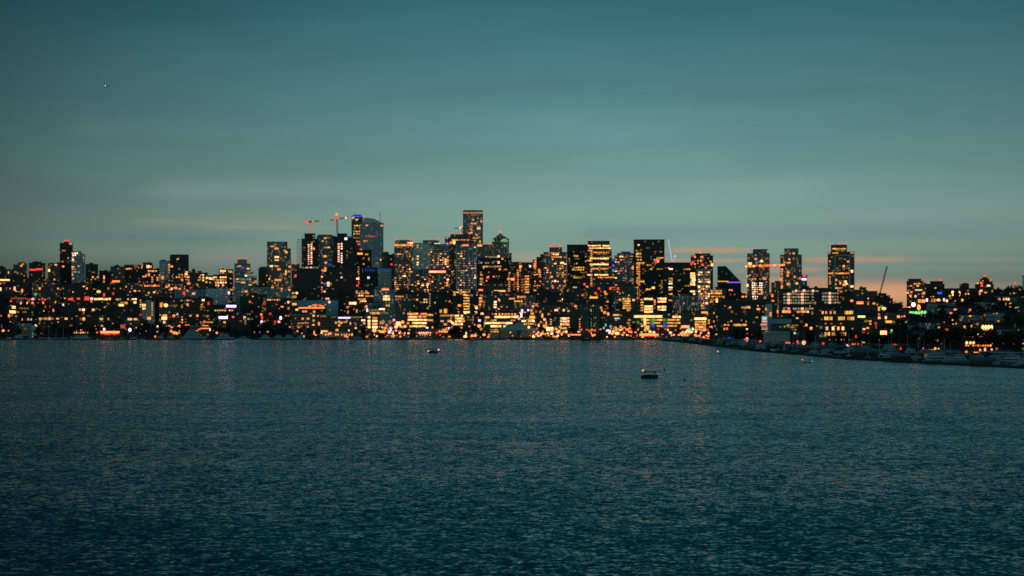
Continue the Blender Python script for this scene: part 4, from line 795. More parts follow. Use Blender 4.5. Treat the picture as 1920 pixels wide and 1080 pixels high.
# great black tower
for yy in (470.3, 476, 481): row(yy, 1192, 1203, 'Y', pitch=4)
row(474, 1194, 1208, 'y'); row(493.3, 1193, 1208, 'Y', pitch=3.4, hh=3.2, skip=0); row(483.7, 1231, 1245, 'Y', pitch=3.4, skip=0); row(487, 1225, 1237, 'A'); row(497.3, 1212, 1227, 'Y'); row(528, 1192, 1208, 'Y', pitch=3.4, skip=0); row(504.3, 1231, 1245, 'y', skip=0); row(542.5, 1211, 1221, 'Y', pitch=3.4); row(504.6, 1219, 1224, 'Y'); row(487, 1194, 1204, 'A')
for y0, y1 in ((497, 526), (531, 560)):
    for yy in range(y0, y1, 4): row(yy, 1193.5, 1200, 'A', pitch=3.4, ww=3.2, skip=.12)
col(1241, 524, 550, 'y'); fill(t12, 1190, 1244, 466, 555, .09, 'yay'); Ls('1197.5,459.3,3.4,2.4,B 1239,472,4,2,w 1225,539.5,5.4,3.8,B 1229.7,491.6,5.4,5.4,r 1233.6,490,4,3.4,O'); row(536, 1235, 1242, 'y')
for yy in (504.2, 522.6, 527.5, 531.6, 539.2, 543.2, 551.4, 563): row(yy, 1254, 1261, 'W' if yy in (531.6, 539.2, 504.2) else 'A', pitch=3.4, ww=3.4, skip=0)
fill(t13, 1246, 1294, 500, 556, .07, 'yaA'); row(505, 1283, 1295, 'Y'); row(536, 1283, 1293, 'y')
for yy in (560.6, 574.6, 579.4, 584.4): row(yy, 1208, 1224, 'B', pitch=3.8, ww=3.9, hh=3.4, skip=0)
for yy in (560, 565.5, 575.4, 580.5): row(yy, 1233, 1249, 'B', pitch=3.8, ww=3.9, hh=3.2, skip=0)
for yy in (562, 567, 572, 577, 582): row(yy, 1201, 1206, 'Y', pitch=2.6)
col(1227.5, 558, 577, 'O', 3.6); L(1162.5, 562, 5, 4, 'A')
for yy in (560.5, 564.8, 569.1, 573.4, 577.7, 582): row(yy, 1167.5, 1182, 'Y', pitch=3.7, ww=3.4, hh=2.8, skip=.03)
Ls('1188,562.6,5,4,B 1139,565.6,4.4,3,A 1127,577,4,4.4,A 1128,582,4,4,A 1133.7,586,5,4.4,O 1140.3,588.6,5,5.6,p 1155,590.3,11,3.6,A 1164,591,4,3,o 1157,597,10,2.4,t 1130,595.7,8,2,a 1158,581,6,2,a 1136,551,5,4,A 1134,547,4,3,O 1139,578,4,2,a 1138,574,4,4,a 1162,550,3,4,A')
strip(1189, 1242, 593.4, 4.4, 'B', level=1, part='canopy_light'); row(594, 1261, 1276, 'B', pitch=4, ww=4, hh=3.8)
for yy in (599.7, 605.4, 611.2):
    row(yy, 1207, 1218, 'Y', pitch=3.6, ww=3.6, hh=3); row(yy, 1228, 1242, 'Y', pitch=3.6, ww=3.6, hh=3); row(yy, 1252, 1276, 'Y', pitch=3.6, ww=3.6, hh=3)
    c = 'b' if yy > 610 else 'g'
    for a in (1219, 1243): row(yy, a, a + 8.6, c, pitch=4.3, ww=4.2, hh=4.8, skip=0)
col(1209, 597, 610, 'B', 4, 4, 4); Ls('1204,599.5,4,4,A 1204,611,4,4,B 1180,600,5,3.6,Y 1178,605.6,5,3,Y 1188,604,6,2,g 1196,603,5,2,g 1202,607,4,2,g 1180,610,5,3,y 1251.5,616.3,4,4,r')
# street level, centre right
Ls('1135.6,609.6,4,5,t 1145,612,4.6,6,t 1158,617,5.6,4.4,t 1132,615,3,3,t 1138,620,5,5,v 1143,620.6,7,5,v 1151.5,617,4,5,r 1153.5,615,6,6,O 1150,622,6,6,O 1157,625,9,6,B 1164,612.6,4,4.4,O 1167,617,3,5,Y 1148,626,5,4,B 1143,624,5,4,p 1162,620,3,3,Y 1170,624,4,4,O 1180,622,5,3,O 1184,623,3,5,O 1187,619,3,3,p')
strip(1173, 1187, 618, 4, 'r', level=2); strip(1187, 1197, 618.6, 2, 'O'); L(1176, 617.6, 6, 4, 'O')
Ls('1213,615.5,8.6,7.6,B 1219,622,6,5,B 1226,623,5,4,p 1203,623,4,4,p 1257,623.6,6,4,p 1209,619,4,5,O 1242,628,4,4,O 1250,630,6,2.6,O'); strip(1199, 1235, 627.6, 4, 'O', level=2); strip(1199, 1235, 630, 1.4, 'r')
strip(1277, 1293, 612.6, 4.6, 'O', level=2); Ls('1285,611.6,4,3,p 1292,618.5,8,6,t 1288,620,4,3,W 1299.6,616.4,5.4,4.4,t')
for yy, a, b_, c in ((622.5, 1278, 1300, 'B'), (625.6, 1274, 1296, 'O'), (628.6, 1256, 1292, 'O')): row(yy, a, b_, c, pitch=5, ww=4.4, hh=4)
Ls('1271,632,4,5,O 1270,637,3,4,p 1292,637,6,5,O 1286,636,4,4,O 1303,643,4,4,r 1322,643,4,4,O 1327,642,6,4,O 1281,641,3,3,O 1308,636,3,3,O 1345,643.6,6,7.6,O 1346.6,658,3.6,3,O 1400.6,636,6,8,p 1396,638,4,6,r 1400,639.5,6,4,O 1414.6,647.4,5,5,v 1415,652,4,5,G 1425.6,640,4,3.4,r 1438,648,3.6,4,p 1367,633.8,6,4.6,b 1363,648.6,5,3,b 1402,626.6,5,3.4,O 1357,635,4,2.6,r 1374,634,3,2,b', 5)
# brown tower, framed block, slanted
Ls('1300,479.6,9,3,A 1324,474.4,8,2,O 1316,482,6,3.4,A 1303,482,3,3,O 1309,489,3,3,A 1314.6,488.6,4,3.6,A 1317.6,496.6,5,5,r 1296.4,494.6,4.4,6,r 1299,491.4,4,4,r 1335,496.6,4,5,B 1333,491,3,3,A 1303,495,3,3,Y 1328,484,3,3,a'); fill(t14, 1297, 1336, 484, 512, .12, 'aAO')
for yy in (513, 517, 521, 525, 529, 533.5, 546.5, 551): row(yy, 1294.5, 1303.5, 'B', pitch=3.6, ww=3.5, hh=3.2, skip=.05)
fill(t14b, 1309, 1331, 508, 580, .60, 'ABBA', 4.5, 4.6, 3.2, 3.2); row(545, 1332, 1353.5, 'Y', pitch=3.5, ww=3.4, hh=3.2, skip=0); row(549.8, 1333, 1353.5, 'Y', pitch=3.5, ww=3.4, hh=3, skip=0); row(556, 1334, 1359, 'A'); L(1344, 563, 4, 8, 'B'); row(565.5, 1331, 1341, 'Y', pitch=3.4, hh=3); row(561, 1331, 1341, 'A')
# twins
Ls('1406,494.3,7,4,B 1417,485.6,5,4,A 1428,489.6,5.6,5,B 1404,484,4,3,a 1418,492,3,4,b 1417,478.5,4,2,w 1419,516,3.6,6,A 1433,522,4,5,A 1401.5,518,3.4,3.6,A 1401.5,535,4,5,B 1439.5,513,2.4,3,A 1427,512,2,8,o 1438,493,2.4,3,a 1406,516,3,3,A 1436,548,3,3,w 1434,556,3,3,w')
for yy in range(531, 553, 4): row(yy, 1409.5, 1430, random.choice('pBW'), pitch=3.6, ww=2.6, hh=2.2, skip=.12)
for yy in (556, 560): row(yy, 1411, 1421, 'W', pitch=3.4, ww=2.8, hh=2.4)
row(523, 1403, 1438, 'O', pitch=5, hh=1.8); fill(t16, 1402, 1441, 478, 570, .10, 'aAw')
row(492.6, 1469, 1483, 'A', pitch=3.5, hh=3, skip=0); row(496.8, 1463, 1472, 'B', pitch=3.5); col(1466, 503, 542, 'A', 4.4, 4); Ls('1478,511,6,4,A 1477,516.6,5,5,A 1490,519,4,4,A 1478,532.6,7,6,A 1494,531.4,4.6,4,B 1481,475.4,3,3,A 1474,474,4,3,a 1488,475,4,3,A 1466,537,4,3,A 1500,522,4,4,O 1464,524,3,4,O 1490,505,3,3,a'); fill(t17, 1465, 1500, 480, 545, .13, 'aA'); L(1507.5, 523.5, 9, 3.4, 'v'); L(1509, 526, 6, 1.6, 'V'); L(1507.6, 516.6, 4, 4, 'r')
# lone framed tower
row(474.4, 1553, 1572, 'A', pitch=4); row(474.4, 1594, 1601, 'A'); row(466.4, 1560, 1586, 'Y', pitch=3.8, skip=0); row(469.8, 1562, 1586, 'y'); row(512.5, 1553, 1562, 'A', pitch=3.4, skip=0); row(512.5, 1566, 1592, 'A', pitch=3.8, skip=0); row(540, 1566, 1580, 'A', pitch=4); row(532, 1584, 1590, 'B')
Ls('1590,490.3,4,3.6,A 1582,499,4,4,A 1568,525,4,4,A 1575.6,531,3,4,A 1585,528,5,4,B 1583,534,6,4,A 1577,547,5,3,A 1572,545,3,3,A 1581,560,3,6,a 1597.6,508.6,4,5,B 1597.4,537,5,4,B 1597,546,3,3,O 1597,564,5,4,O 1556,490,3,3,A 1556.6,496,3,3,a 1582,504.6,3,4,a 1586.6,546,3,4,A 1581,520,4,4,a 1588,520,3,2,a 1567,532.6,3,2,A'); col(1556, 517, 534, 'A'); fill(t19, 1553, 1600, 480, 570, .06, 'aA')
# laboratory
row(545.8, 1484, 1535, 'w', skip=.02); Ls('1493,545,3.8,4.4,p 1507.5,545,4,4.6,p 1524.4,545,4,4.8,p')
for yy in (551.3, 557, 562.6, 568, 578.6): row(yy, 1468, 1513, 'w', skip=.05, hh=3); L(1479, yy, 4.6, 4, 'p'); L(1504.5, yy, 4.6, 4, 'p'); row(yy, 1513, 1526, 'w', skip=.3)
row(584.3, 1467, 1483, 'O', pitch=4, ww=4, hh=4.4, skip=0); row(584.3, 1494, 1512, 'A', pitch=4, ww=4, hh=4, skip=0); L(1515, 584.6, 3.4, 4, 'p')
for yy in (550, 556.3, 561.8, 567.3): row(yy, 1541, 1573, 'w', skip=.08, hh=3); L(1556, yy, 4.6, 4, 'p')
col(1459, 546, 595, 'y', 5, 2, 3); Ls('1458,584,2.6,6,O 1448,554,4,5,O 1449,564,5,3,A 1528.5,568,3,5,A 1523,587,3,6,y 1436,579.6,3,5,A 1445,589,3.4,8,A 1422,579.6,8,4.6,Y 1403,576,7,4,Y 1431,585,2,3,y 1419,595,4,2.4,A 1430.6,574,3,2,a'); row(590, 1494, 1506, 'y'); row(596.4, 1492, 1498, 'A')
row(576.7, 1390, 1407, 'Y', pitch=3.6, ww=3.6, hh=3.4, skip=.03); L(1369, 576.3, 3.4, 3, 'A'); row(609.3, 1375, 1400, 'Y', pitch=3.7, ww=3.6, hh=3.8, skip=0); row(609.3, 1357, 1368, 'A', pitch=5); row(616.4, 1356, 1366, 'A', pitch=4.4, hh=4); Ls('1371,602,3,3,A 1400.6,617,3,2.4,W 1399,603,2.4,2.4,A 1365,604,2.6,2.6,a'); row(556, 1390, 1401, 'O')
strip(1315, 1327, 585.5, 4.4, 'A', level=2); strip(1302, 1324.5, 597.6, 3.8, 'B', level=2); strip(1302, 1324, 595.2, 1, 'r')
for yy in (603.3, 608.2, 613.2, 618): row(yy, 1303, 1324, 'Y', pitch=3.8, ww=3.2, hh=3.6, skip=.03)
Ls('1329,601,3.6,4,A 1329,606,3.6,3,A 1333.5,614,8,5,p 1327,619,4,6,r 1318,619,4,4,r 1314,624,3,4,p 1328.6,624.6,3.6,4,p 1327.6,630,6,4,O 1338.6,602.6,2.6,3,A 1338.6,587,2.6,3,A 1320,584,0.1,0.1,a 1344,594,2,3,A 1310,630,6,3.4,O 1305,622,4,4,p 1304,628,5,4,O')
# amber windowed office
for x in (1542.6, 1549, 1557.5, 1565): L(x, 586, 3.4, 5, 'A')
for yy, grp in ((586, [(1583, 1603)]), (596.8, [(1545, 1561), (1571, 1602)]), (626, [(1546, 1570), (1576, 1587)])):
    for a, b_ in grp: row(yy, a, b_, 'Y', pitch=3.6, ww=3.1, hh=6.2, skip=.04)
for x in (1550.5, 1562, 1572, 1580.5): L(x, 615.7, 4.4, 6.6, 'B')
for x in (1556, 1567.5, 1577.5, 1582.8, 1593): L(x, 637, 2.4, 4.4, 'a' if x != 1577.5 else 'A')
for x in (1548, 1559, 1577): L(x, 606.8, 3.4, 2.6, 'o')
Ls('1521,615.7,5.4,6.4,Y 1512,609.4,3.4,4,O 1523,587,3,6,y 1490,624.6,4,3.6,t 1600,645,8,2.4,O 1609,645,4,4,a 1619,642,6,3,A 1605,631,4,6,r')
row(610, 1474, 1497, 'y', pitch=4); row(614, 1480, 1496, 'a'); row(618, 1483, 1494, 'a')
Ls('1495.4,641,6,7,r 1507,642.6,7,8,p 1543.5,644,4.6,4.6,r 1588,648.5,6,6.4,v 1489,661,4.4,3.4,O 1589,660.5,7,2.6,O 1599,667,4.4,6,O 1615.6,669,4,7,r 1688.7,662.4,3.8,7,r 1677,646.4,8,3,o 1572,667,3,2.4,y 1498,653.6,6,2,w 1496,659.6,5,2.4,o 1465,657.4,8,2,y 1542,655,2,2,p 1613,674,3,2,O', 5); strip(1466, 1482, 648.8, 4.4, 'r', level=2)
# ---- right hill
strip(1606, 1619, 567.6, 4.6, 'O', level=2); L(1612, 567.4, 8, 2, 'p'); col(1628, 558, 572, 'A', 4, 2.4, 3); Ls('1638.7,569,4.6,3,O 1617,550,3,3,a 1645,571,2,3,A 1669,566,2,3,a 1670,570,2,2,a')
Ls('1657,578.6,9,6,B 1648,580,3.6,10,Y 1648,589,3.6,6,Y 1648.5,596,4.4,4,O 1661,595.5,3.4,5,p 1653,576,8,1.4,g'); strip(1678, 1687, 593.6, 4, 'O', level=2); Ls('1691,594.6,4,5,r 1695.6,594,3.6,6.4,O'); strip(1660, 1672.5, 603, 3.8, 'Y', level=2); strip(1660, 1672.5, 605, 1.4, 'O'); strip(1692, 1708, 576.3, 3, 'O'); L(1712.8, 571.2, 8, 8.6, 'W', 2, hh=30); L(1722.8, 576.5, 6.6, 11, 'O', 2, hh=30); L(1705.6, 577, 4, 5, 'p')
for i, x in enumerate((1707.6, 1712.8, 1718, 1723, 1728.6, 1734.6)): L(x, 586 + .2 * i - (1.2 if i > 3 else 0), 5.6, 5.4 + .3 * i, 'G', part='green_sign')
row(593.5, 1608, 1622, 'B', pitch=4, ww=3.6, hh=3.6); Ls('1628,602,4,3,y 1632,602.4,4,3,Y 1632,607.4,4,2.6,Y 1623,602,4,4,y 1642,606,4,4,r 1620,617,5,3,p 1627,615,5,3,O 1628,625.6,4,2.6,O 1619,623,5,4,o 1635,589,3,2,g 1671.6,619.6,4.4,4.4,G 1671.6,624,7,2,g 1676.6,608,3,2,a 1642.6,613,2,8,o 1696,585,3,3,A 1704,584,5,2,A 1699,604,4,3.6,t 1721,605.6,3,2.4,G 1725,603.6,3,2.4,Y'); L(1656.6, 624, 11.6, 7.4, 'B', 2); L(1656.6, 627.6, 11, 1.4, 'r')
fill(q1, 1702, 1733, 530, 562, .22, 'AaO'); row(531.5, 1713, 1725, 'A', hh=3.4); row(536, 1718, 1724, 'A'); strip(1716, 1729, 543.8, 2.2, 'W', level=0); Ls('1707,554,5,3,A 1732,549.5,6,6,A 1716.6,555.6,3.4,4,p 1702,549,4,2.6,O 1707,549,3,2,a 1735,541,2.6,2.6,w')
strip(1757.6, 1766, 549.5, 4, 'b', level=2); strip(1755, 1761.4, 555.6, 3, 'b', level=1); row(556.4, 1743, 1767, 'A', pitch=4.4, ww=2, hh=2); row(564.6, 1721, 1736, 'A', pitch=3.4, ww=2.6, hh=6, skip=0); Ls('1738,562.6,3.4,6,v 1748,563.4,3,6,A 1752.6,563.4,3,6,A 1759.5,563,6.6,6,B 1770,562,3.6,6,v 1775.4,564,5,5,B 1791.6,564.6,4,3,A 1804.4,563.4,4.6,6,B 1780.6,555.6,4,6,A 1786.3,550,3.8,9,B 1799,550.5,3.6,10,B 1811,551,3,2.4,O 1816,551,3,2.4,O 1754,540,3,2,A 1768.6,556,2.6,3,A')
Ls('1837,549,4,7.6,B 1840,545,4,4,O 1848,548.4,6,3,A 1841,534,3.8,7,r 1839.4,530,3,4,A 1833.6,530.6,3,3.4,O 1853.6,535.6,6,3,W 1860.6,546,3,5,A 1848,538,3,2.4,a 1843,527,2,2,O 1911.7,543.4,5,4,A 1895,551,3,3,a 1901,550,5,3,A 1907,550,3,2,a 1893.6,550,3,2,a')
Ls('1873.4,561.5,5,6,B 1882.4,561,4.4,5,B 1886.8,561,4,5,B 1891,561,4,5,B 1886,570,2,7,a 1894.6,569,5,3.6,A 1894,575.4,4,3.6,A 1791,580.5,6,4.6,p 1795.6,580.5,3,3,O 1783,587,5,3.4,O 1818.7,581,4,4,A 1819,592.6,5.6,3,O 1802,590,3,4,o 1802,600,3,4,o 1846,591,3,2,o 1760.7,613,7,6.6,A 1775.6,611.4,3.4,5,W 1779,611,3.4,5,A 1776,618,5,2,a 1787,608,3,3,A 1793,607.6,4,4.4,A 1808.5,612.6,5,5,A 1821.5,611.3,3,5,O 1872,602,4,3,A 1903,614,4.4,4.4,o 1910,619,2,2,y 1840,568,2,2,g 1786,600,3,3,A 1905,577,4,3,t 1909,576,4,3,a 1910,583,4,3,o 1824.6,580,2,2,y 1740,614,2,6,y 1905,626,2,2,o')
for q in range(4): L(1843 + 5.4 * q, 613.4, 5, 8, 'B', 2)
strip(1840, 1864, 618.4, 1.6, 'O'); row(627.4, 1824, 1846, 'B', pitch=4, ww=3.8, hh=5, skip=.05); row(632.6, 1802, 1846, 'O', pitch=4, ww=3.6, hh=5, skip=.05)
for x in (1812.6, 1819.5, 1825.6): L(x, 642.8, 4.6, 5.6, 'B')
row(648, 1809, 1864, 'O', pitch=4.6, hh=3.6); Ls('1837.6,657,4.4,7,O 1847,655.6,4.4,8,p 1859.4,656,3.4,6,p 1862,660.4,5,5.4,O 1866,640.4,4.4,6,O 1860,644,5,4,p 1873,669.6,5,3.4,A 1830,660,8,2.6,O 1753.5,654.6,4.4,7,O 1760,654.6,3,5,p 1758,638,4,6,p 1755,637,2,9,Y 1765,645,2,5,a 1918,642.6,4,8,p 1918,654,4,3,g 1918,668,3,3,W 1731,653,3,3,r 1870,634,2.4,3,w 1869,654,5,2,a 1880,672,2,2,a 1812,660,6,2,O', 5)
row(655.6, 1738, 1752, 'y', pitch=3.6)
# tiny far lights scattered over both hillsides
for q in range(190):
    x = U(0, 555); y = 515 + (R() ** 1.0) * 112; light(x, y, U(1.4, 2.4), U(1.4, 2.4), random.choice('aaaAoyyO'))
for q in range(45):
    x = U(1610, 1918); y = U(585, 650); light(x, y, U(1.3, 2.2), U(1.3, 2.2), random.choice('aaaoyO'))
for q in range(150):
    x = U(560, 1600); y = U(545, 628); light(x, y, U(1.6, 2.8), U(1.6, 2.6), random.choice('aaAAyOw'))

strip(1346, 1366, 527.6, 1.8, 'Y', part='light_strip'); strip(1363, 1389, 529.4, 2.0, 'V', level=2, part='light_strip'); L(1387.4, 525.4, 2, 7.5, 'V', 2, part='light_strip'); row(544, 1366, 1374, 'O')
# the nearly unbroken glow of shops, piers and quay lamps on the middle shore
for q in range(150):
    x = random.choice((U(700, 1330), U(700, 770), U(1000, 1060), U(1130, 1330))); light(x, U(612, 632), U(2, 4.4), U(2, 3.8), random.choice('OOOAABBpYa'), hh=9)
for q in range(40):
    x = U(560, 1320); light(x, U(628, 633.5), U(2, 6), U(1.4, 2.4), random.choice('OOAABo'), hh=5)
# ------------------------------------------------------------------ build the collected window lights
for b in BLD:
    b.lights.sort(key=lambda t: -t[0])
    for i, (ar, p, sc, mat, part, rnd) in enumerate(b.lights[:100]):
        o = bpy.data.objects.new(part if not rnd else 'wall_lamp', ball(mat) if rnd else cube(mat)); COL.objects.link(o)
        o.parent = b.root; o.location = p; o.scale = sc
    rest = b.lights[100:]
    if rest:
        mats = []; q = MB()
        for ar, p, sc, mat, part, rnd in rest:
            if mat not in mats: mats.append(mat)
            x, y, z = p; a, c, e = (s / 2 for s in sc)
            q.box(x - a, x + a, y - c, y + c, z - e, z + e, mats.index(mat))
        o = q.build('windows', mats, b.root); o['kind'] = 'stuff'
# ------------------------------------------------------------------ street and dock lamps
NAMES = {'a': 'dim amber', 'A': 'amber', 'B': 'bright amber', 'o': 'dim orange', 'O': 'orange', 'w': 'dim white', 'W': 'bright white', 'y': 'dim yellow', 'Y': 'yellow', 'r': 'red', 'p': 'pinkish white', 'b': 'blue', 'g': 'green', 'G': 'bright green', 'v': 'violet white', 'V': 'purple', 't': 'teal', 'T': 'cyan', 'c': 'pale blue'}
def zone(px, D):
    s = D - shoreD(px)
    if px < 560: return 'on the left hillside' if s > 160 else 'along the left shore'
    if px > 1620: return 'on the right hillside' if s > 130 else 'by the right marina'
    return 'among the skyline buildings' if s > 200 else ('along the middle shore' if px < 1240 else 'by the right marina')
LAMPS.sort(key=lambda t: -t[3] * min(t[2], 9))
small = MB(); sm = []
for li, (px, py, w, h, c, lv_, D) in enumerate(LAMPS):
    p = P(px, py, D); g = groundxy(p.x, D); g = max(g, .4); z = zone(px, D)
    if li >= 285:
        mt = LM[c, lvl(lv_)]
        if mt not in sm: sm.append(mt)
        small.ball(tuple(p), max(.3, w * D / F / 2), sm.index(mt), 6, 4); continue
    lab = NAMES[c] + ' lamp glowing ' + z
    root = empty('street_lamp', lab, 'lamp', (p.x, D, g), 0, NAMES[c] + ' lamps ' + z)
    lw, lh = w * D / F, h * D / F
    if w > 9.5 or (w > 6 and h < .6 * w):   # a short lit bar on two posts
        o = bpy.data.objects.new('lamp_bar', cube(LM[c, lvl(lv_)])); o.scale = (lw, .5, lh)
    else:
        o = bpy.data.objects.new('lamp_globe', ball(LM[c, lvl(lv_)])); o.scale = (lw, min(lw, lh), lh)
    COL.objects.link(o); o.parent = root; top = max(.8, p.z - g); o.location = (0, 0, top)
    m_ = MB(); m_.bar((0, 0, -.6), (0, 0, max(.3, top - lh * .4)), .12); m_.build('pole', M['steel'], root)

o = small.build('distant_lamps', sm); o['kind'] = 'stuff'; o['label'] = 'countless tiny far lamps sprinkled over the dark hillsides'; o['category'] = 'lamps'
# ------------------------------------------------------------------ trees
def leafquad(v, f, c, r):
    a = U(0, 6.28); b_ = U(-1.2, 1.2); u_ = Vector((math.cos(a), math.sin(a), 0)) * r; w_ = Vector((-math.sin(a) * math.sin(b_), math.cos(a) * math.sin(b_), math.cos(b_))) * r * U(.5, 1)
    k = len(v); c = Vector(c)
    for p in (c - u_ - w_, c + u_ - w_ * .6, c + u_ * .8 + w_, c - u_ * .7 + w_ * .9): v.append(tuple(p))
    f.append((k, k + 1, k + 2, k + 3))
def tree_proto(hgt, rad, n=320):
    root = empty('broadleaf_tree', '', 'tree', (0, 0, 0)); t = MB(); t.bar((0, 0, -1), (0.2, 0, hgt * .45), .35, r2=.2)
    lobes = []
    for i in range(7):
        a = U(0, 6.28); rr = rad * U(.2, .62); z = hgt * U(.42, .86); c = (rr * math.cos(a), rr * math.sin(a), z); lobes.append((c, rad * U(.35, .55)))
        t.bar((0.1, 0, hgt * U(.25, .42)), c, .14, r2=.05)
    tr = t.build('trunk', M['bark'], root); q = MB()
    for i in range(n):
        c, r = random.choice(lobes); d = Vector((random.gauss(0, 1), random.gauss(0, 1), random.gauss(0, .8))).normalized() * r * U(.55, 1.05)
        leafquad(q.v, q.f, Vector(c) + d, U(.35, .75)); q.m.append(0)
    cr = q.build('crown', M['leaf'], root); KIDS[root.name] = [tr, cr]; return root
TP = [tree_proto(U(9, 14), U(3.6, 5.2)) for _ in range(4)]; used = set()
def place(protos, loc, rz, label, group, sc=1):
    i = random.randrange(len(protos)); p = protos[i]
    if id(p) in used: o = copy_tree(p)
    else: o = p; used.add(id(p))
    o.location = loc; o.rotation_euler = (0, 0, rz); o.scale = (sc,) * 3; o['label'] = label; o['group'] = group; return o
spots = [(845, 6), (851, 8), (857, 5), (863, 9), (869, 7), (855, 16), (847, 14)] + [(x, U(4, 40)) for x in range(1335, 1430, 9)] + [(x, U(4, 50)) for x in range(1490, 1920, 9)] + [(x, U(4, 50)) for x in range(2, 690, 17)] + [(x, U(4, 30)) for x in (712, 722, 748, 757, 890, 1012, 1072, 1130, 1190)]
nt = 0
for x, s in spots:
    D = shoreD(x) + s; X = (x - CX) / F * D
    if any((b.inv @ Vector((X, D, 0))).x > b.tiers[0][0] - 3 and (b.inv @ Vector((X, D, 0))).x < b.tiers[0][1] + 3 and (b.inv @ Vector((X, D, 0))).y > b.tiers[0][2] - 3 and (b.inv @ Vector((X, D, 0))).y < b.tiers[0][3] + 3 for b in BLD): continue
    z = 'left shore' if x < 690 else 'middle shore' if x < 1300 else 'right shore'
    place(TP, (X, D, groundxy(X, D)), U(0, 6.28), 'dark leafy tree standing on the ' + z, 'trees on the ' + z, U(.7, 1.25)); nt += 1
for p in TP:
    if id(p) not in used:
        for c in list(p.children): bpy.data.objects.remove(c)
        bpy.data.objects.remove(p)
def woods(name, label, x0, x1, s0, s1, n):
    q = MB()
    for i in range(n):
        px = U(x0, x1); D = shoreD(px) + U(s0, s1); X = (px - CX) / F * D
        bad = False
        for b in BLD:
            p = b.inv @ Vector((X, D, 0))
            if b.tiers[0][0] - 2 < p.x < b.tiers[0][1] + 2 and b.tiers[0][2] - 9 < p.y < b.tiers[0][3] + 2: bad = True; break
        if bad: continue
        g = groundxy(X, D); hh = U(6, 12); r = U(2.5, 4.5)
        q.bar((X, D, g - 1), (X, D, g + hh * .6), .3)
        for k in range(34):
            d = Vector((random.gauss(0, .5), random.gauss(0, .5), random.gauss(0, .42))) * r
            leafquad(q.v, q.f, Vector((X, D, g + hh * .62)) + d, U(.7, 1.3)); q.m.append(0)
    o = q.build(name, M['leaf']); o['kind'] = 'stuff'; o['label'] = label; o['category'] = 'woodland'
woods('hillside_woods', 'dark mass of trees between the houses of the left hill', -60, 560, 40, 1250, 760)
woods('hillside_woods', 'dark mass of trees between the houses of the right hill', 1610, 2000, 40, 900, 620)

# ------------------------------------------------------------------ boats
def hull(L, Wd, h, mat, root, draft=.4):
    q = MB(); st = [(-.5, .80, 1), (-.2, 1, 1), (.15, .96, 1.02), (.36, .6, 1.12), (.5, .04, 1.25)]; n = len(st)
    for x, w, z in st:
        for s_, zz in ((-1, -draft), (-1, h * z), (1, h * z), (1, -draft)): q.v.append((x * L * (.9 if zz < 0 and x > .4 else 1), s_ * Wd / 2 * w * (.7 if zz < 0 else 1), zz))
    for i in range(n - 1):
        for j in range(4): q.f.append((i * 4 + j, (i + 1) * 4 + j, (i + 1) * 4 + (j + 1) % 4, i * 4 + (j + 1) % 4)); q.m.append(0)
    q.f += [(0, 1, 2, 3), tuple((n - 1) * 4 + j for j in (3, 2, 1, 0))]; q.m += [0, 0]
    return q.build('hull', mat, root)
def yacht(L, hm='white', tiers=2, mast=False, label='', group=None):
    root = empty('sailing_boat' if mast else 'motor_yacht', label, 'boat', (0, 0, 0), 0, group); Wd = L * .27; h = L * .085 + .5; ks = [hull(L, Wd, h, M[hm], root)]
    z = h
    if mast:
        q = MB(); q.box(-L * .12, L * .2, -Wd * .28, Wd * .28, z - .05, z + .6, tx=.3, ty=.15); ks.append(q.build('cabin', M['white'], root))
        q = MB(); q.bar((L * .05, 0, z), (L * .05, 0, z + L * 1.15), .11, r2=.06); ks.append(q.build('mast', M['frame'], root))
        q = MB(); q.bar((L * .04, 0, z + 1.4), (-L * .38, 0, z + 1.3), .2); ks.append(q.build('furled_sail', M['canvas'], root))
    else:
        x0, x1 = -.36, .26
        for i in range(tiers):
            hh = L * .06 + .9; q = MB(); q.box(x0 * L, x1 * L, -Wd * (.36 - .06 * i), Wd * (.36 - .06 * i), z - .05, z + hh, tx=L * .04, ty=.1); ks.append(q.build('deckhouse', M['white'], root))
            q = MB(); q.box(x0 * L + L * .05, x1 * L - L * .01, -Wd * (.37 - .06 * i), Wd * (.37 - .06 * i), z + hh * .42, z + hh * .74, tx=L * .012); ks.append(q.build('window_band', M['boatglass'], root))
            z += hh; x0 += .06; x1 -= .10
        q = MB(); q.bar((-.1 * L, 0, z - .1), (-.13 * L, 0, z + L * .1), .08); q.bar((-.13 * L, -.6, z + L * .07), (-.13 * L, .6, z + L * .07), .06); ks.append(q.build('radar_mast', M['frame'], root))
    KIDS[root.name] = ks; return root
def floathome(w, label, group, teal=True):
    root = empty('floating_home', label, 'houseboat', (0, 0, 0), 0, group); d = w * .8; ks = []
    q = MB(); q.box(-w/2 - .6, w/2 + .6, -d/2 - .6, d/2 + .6, -.4, .55); ks.append(q.build('float', M['wood'], root))
    q = MB(); q.box(-w/2, w/2, -d/2, d/2, .55, 3.7); ks.append(q.build('walls', M['dark'] if teal else M['black'], root))
    q = MB(); q.v = [(-w/2-.5, -d/2-.5, 3.6), (w/2+.5, -d/2-.5, 3.6), (w/2+.5, d/2+.5, 3.6), (-w/2-.5, d/2+.5, 3.6), (-w/2-.5, 0, 5.4), (w/2+.5, 0, 5.4)]; q.f = [(0, 1, 5, 4), (2, 3, 4, 5), (0, 4, 3), (1, 2, 5), (3, 2, 1, 0)]; q.m = [0]*5
    ks.append(q.build('roof', M['dimroof'], root)); KIDS[root.name] = ks; return root
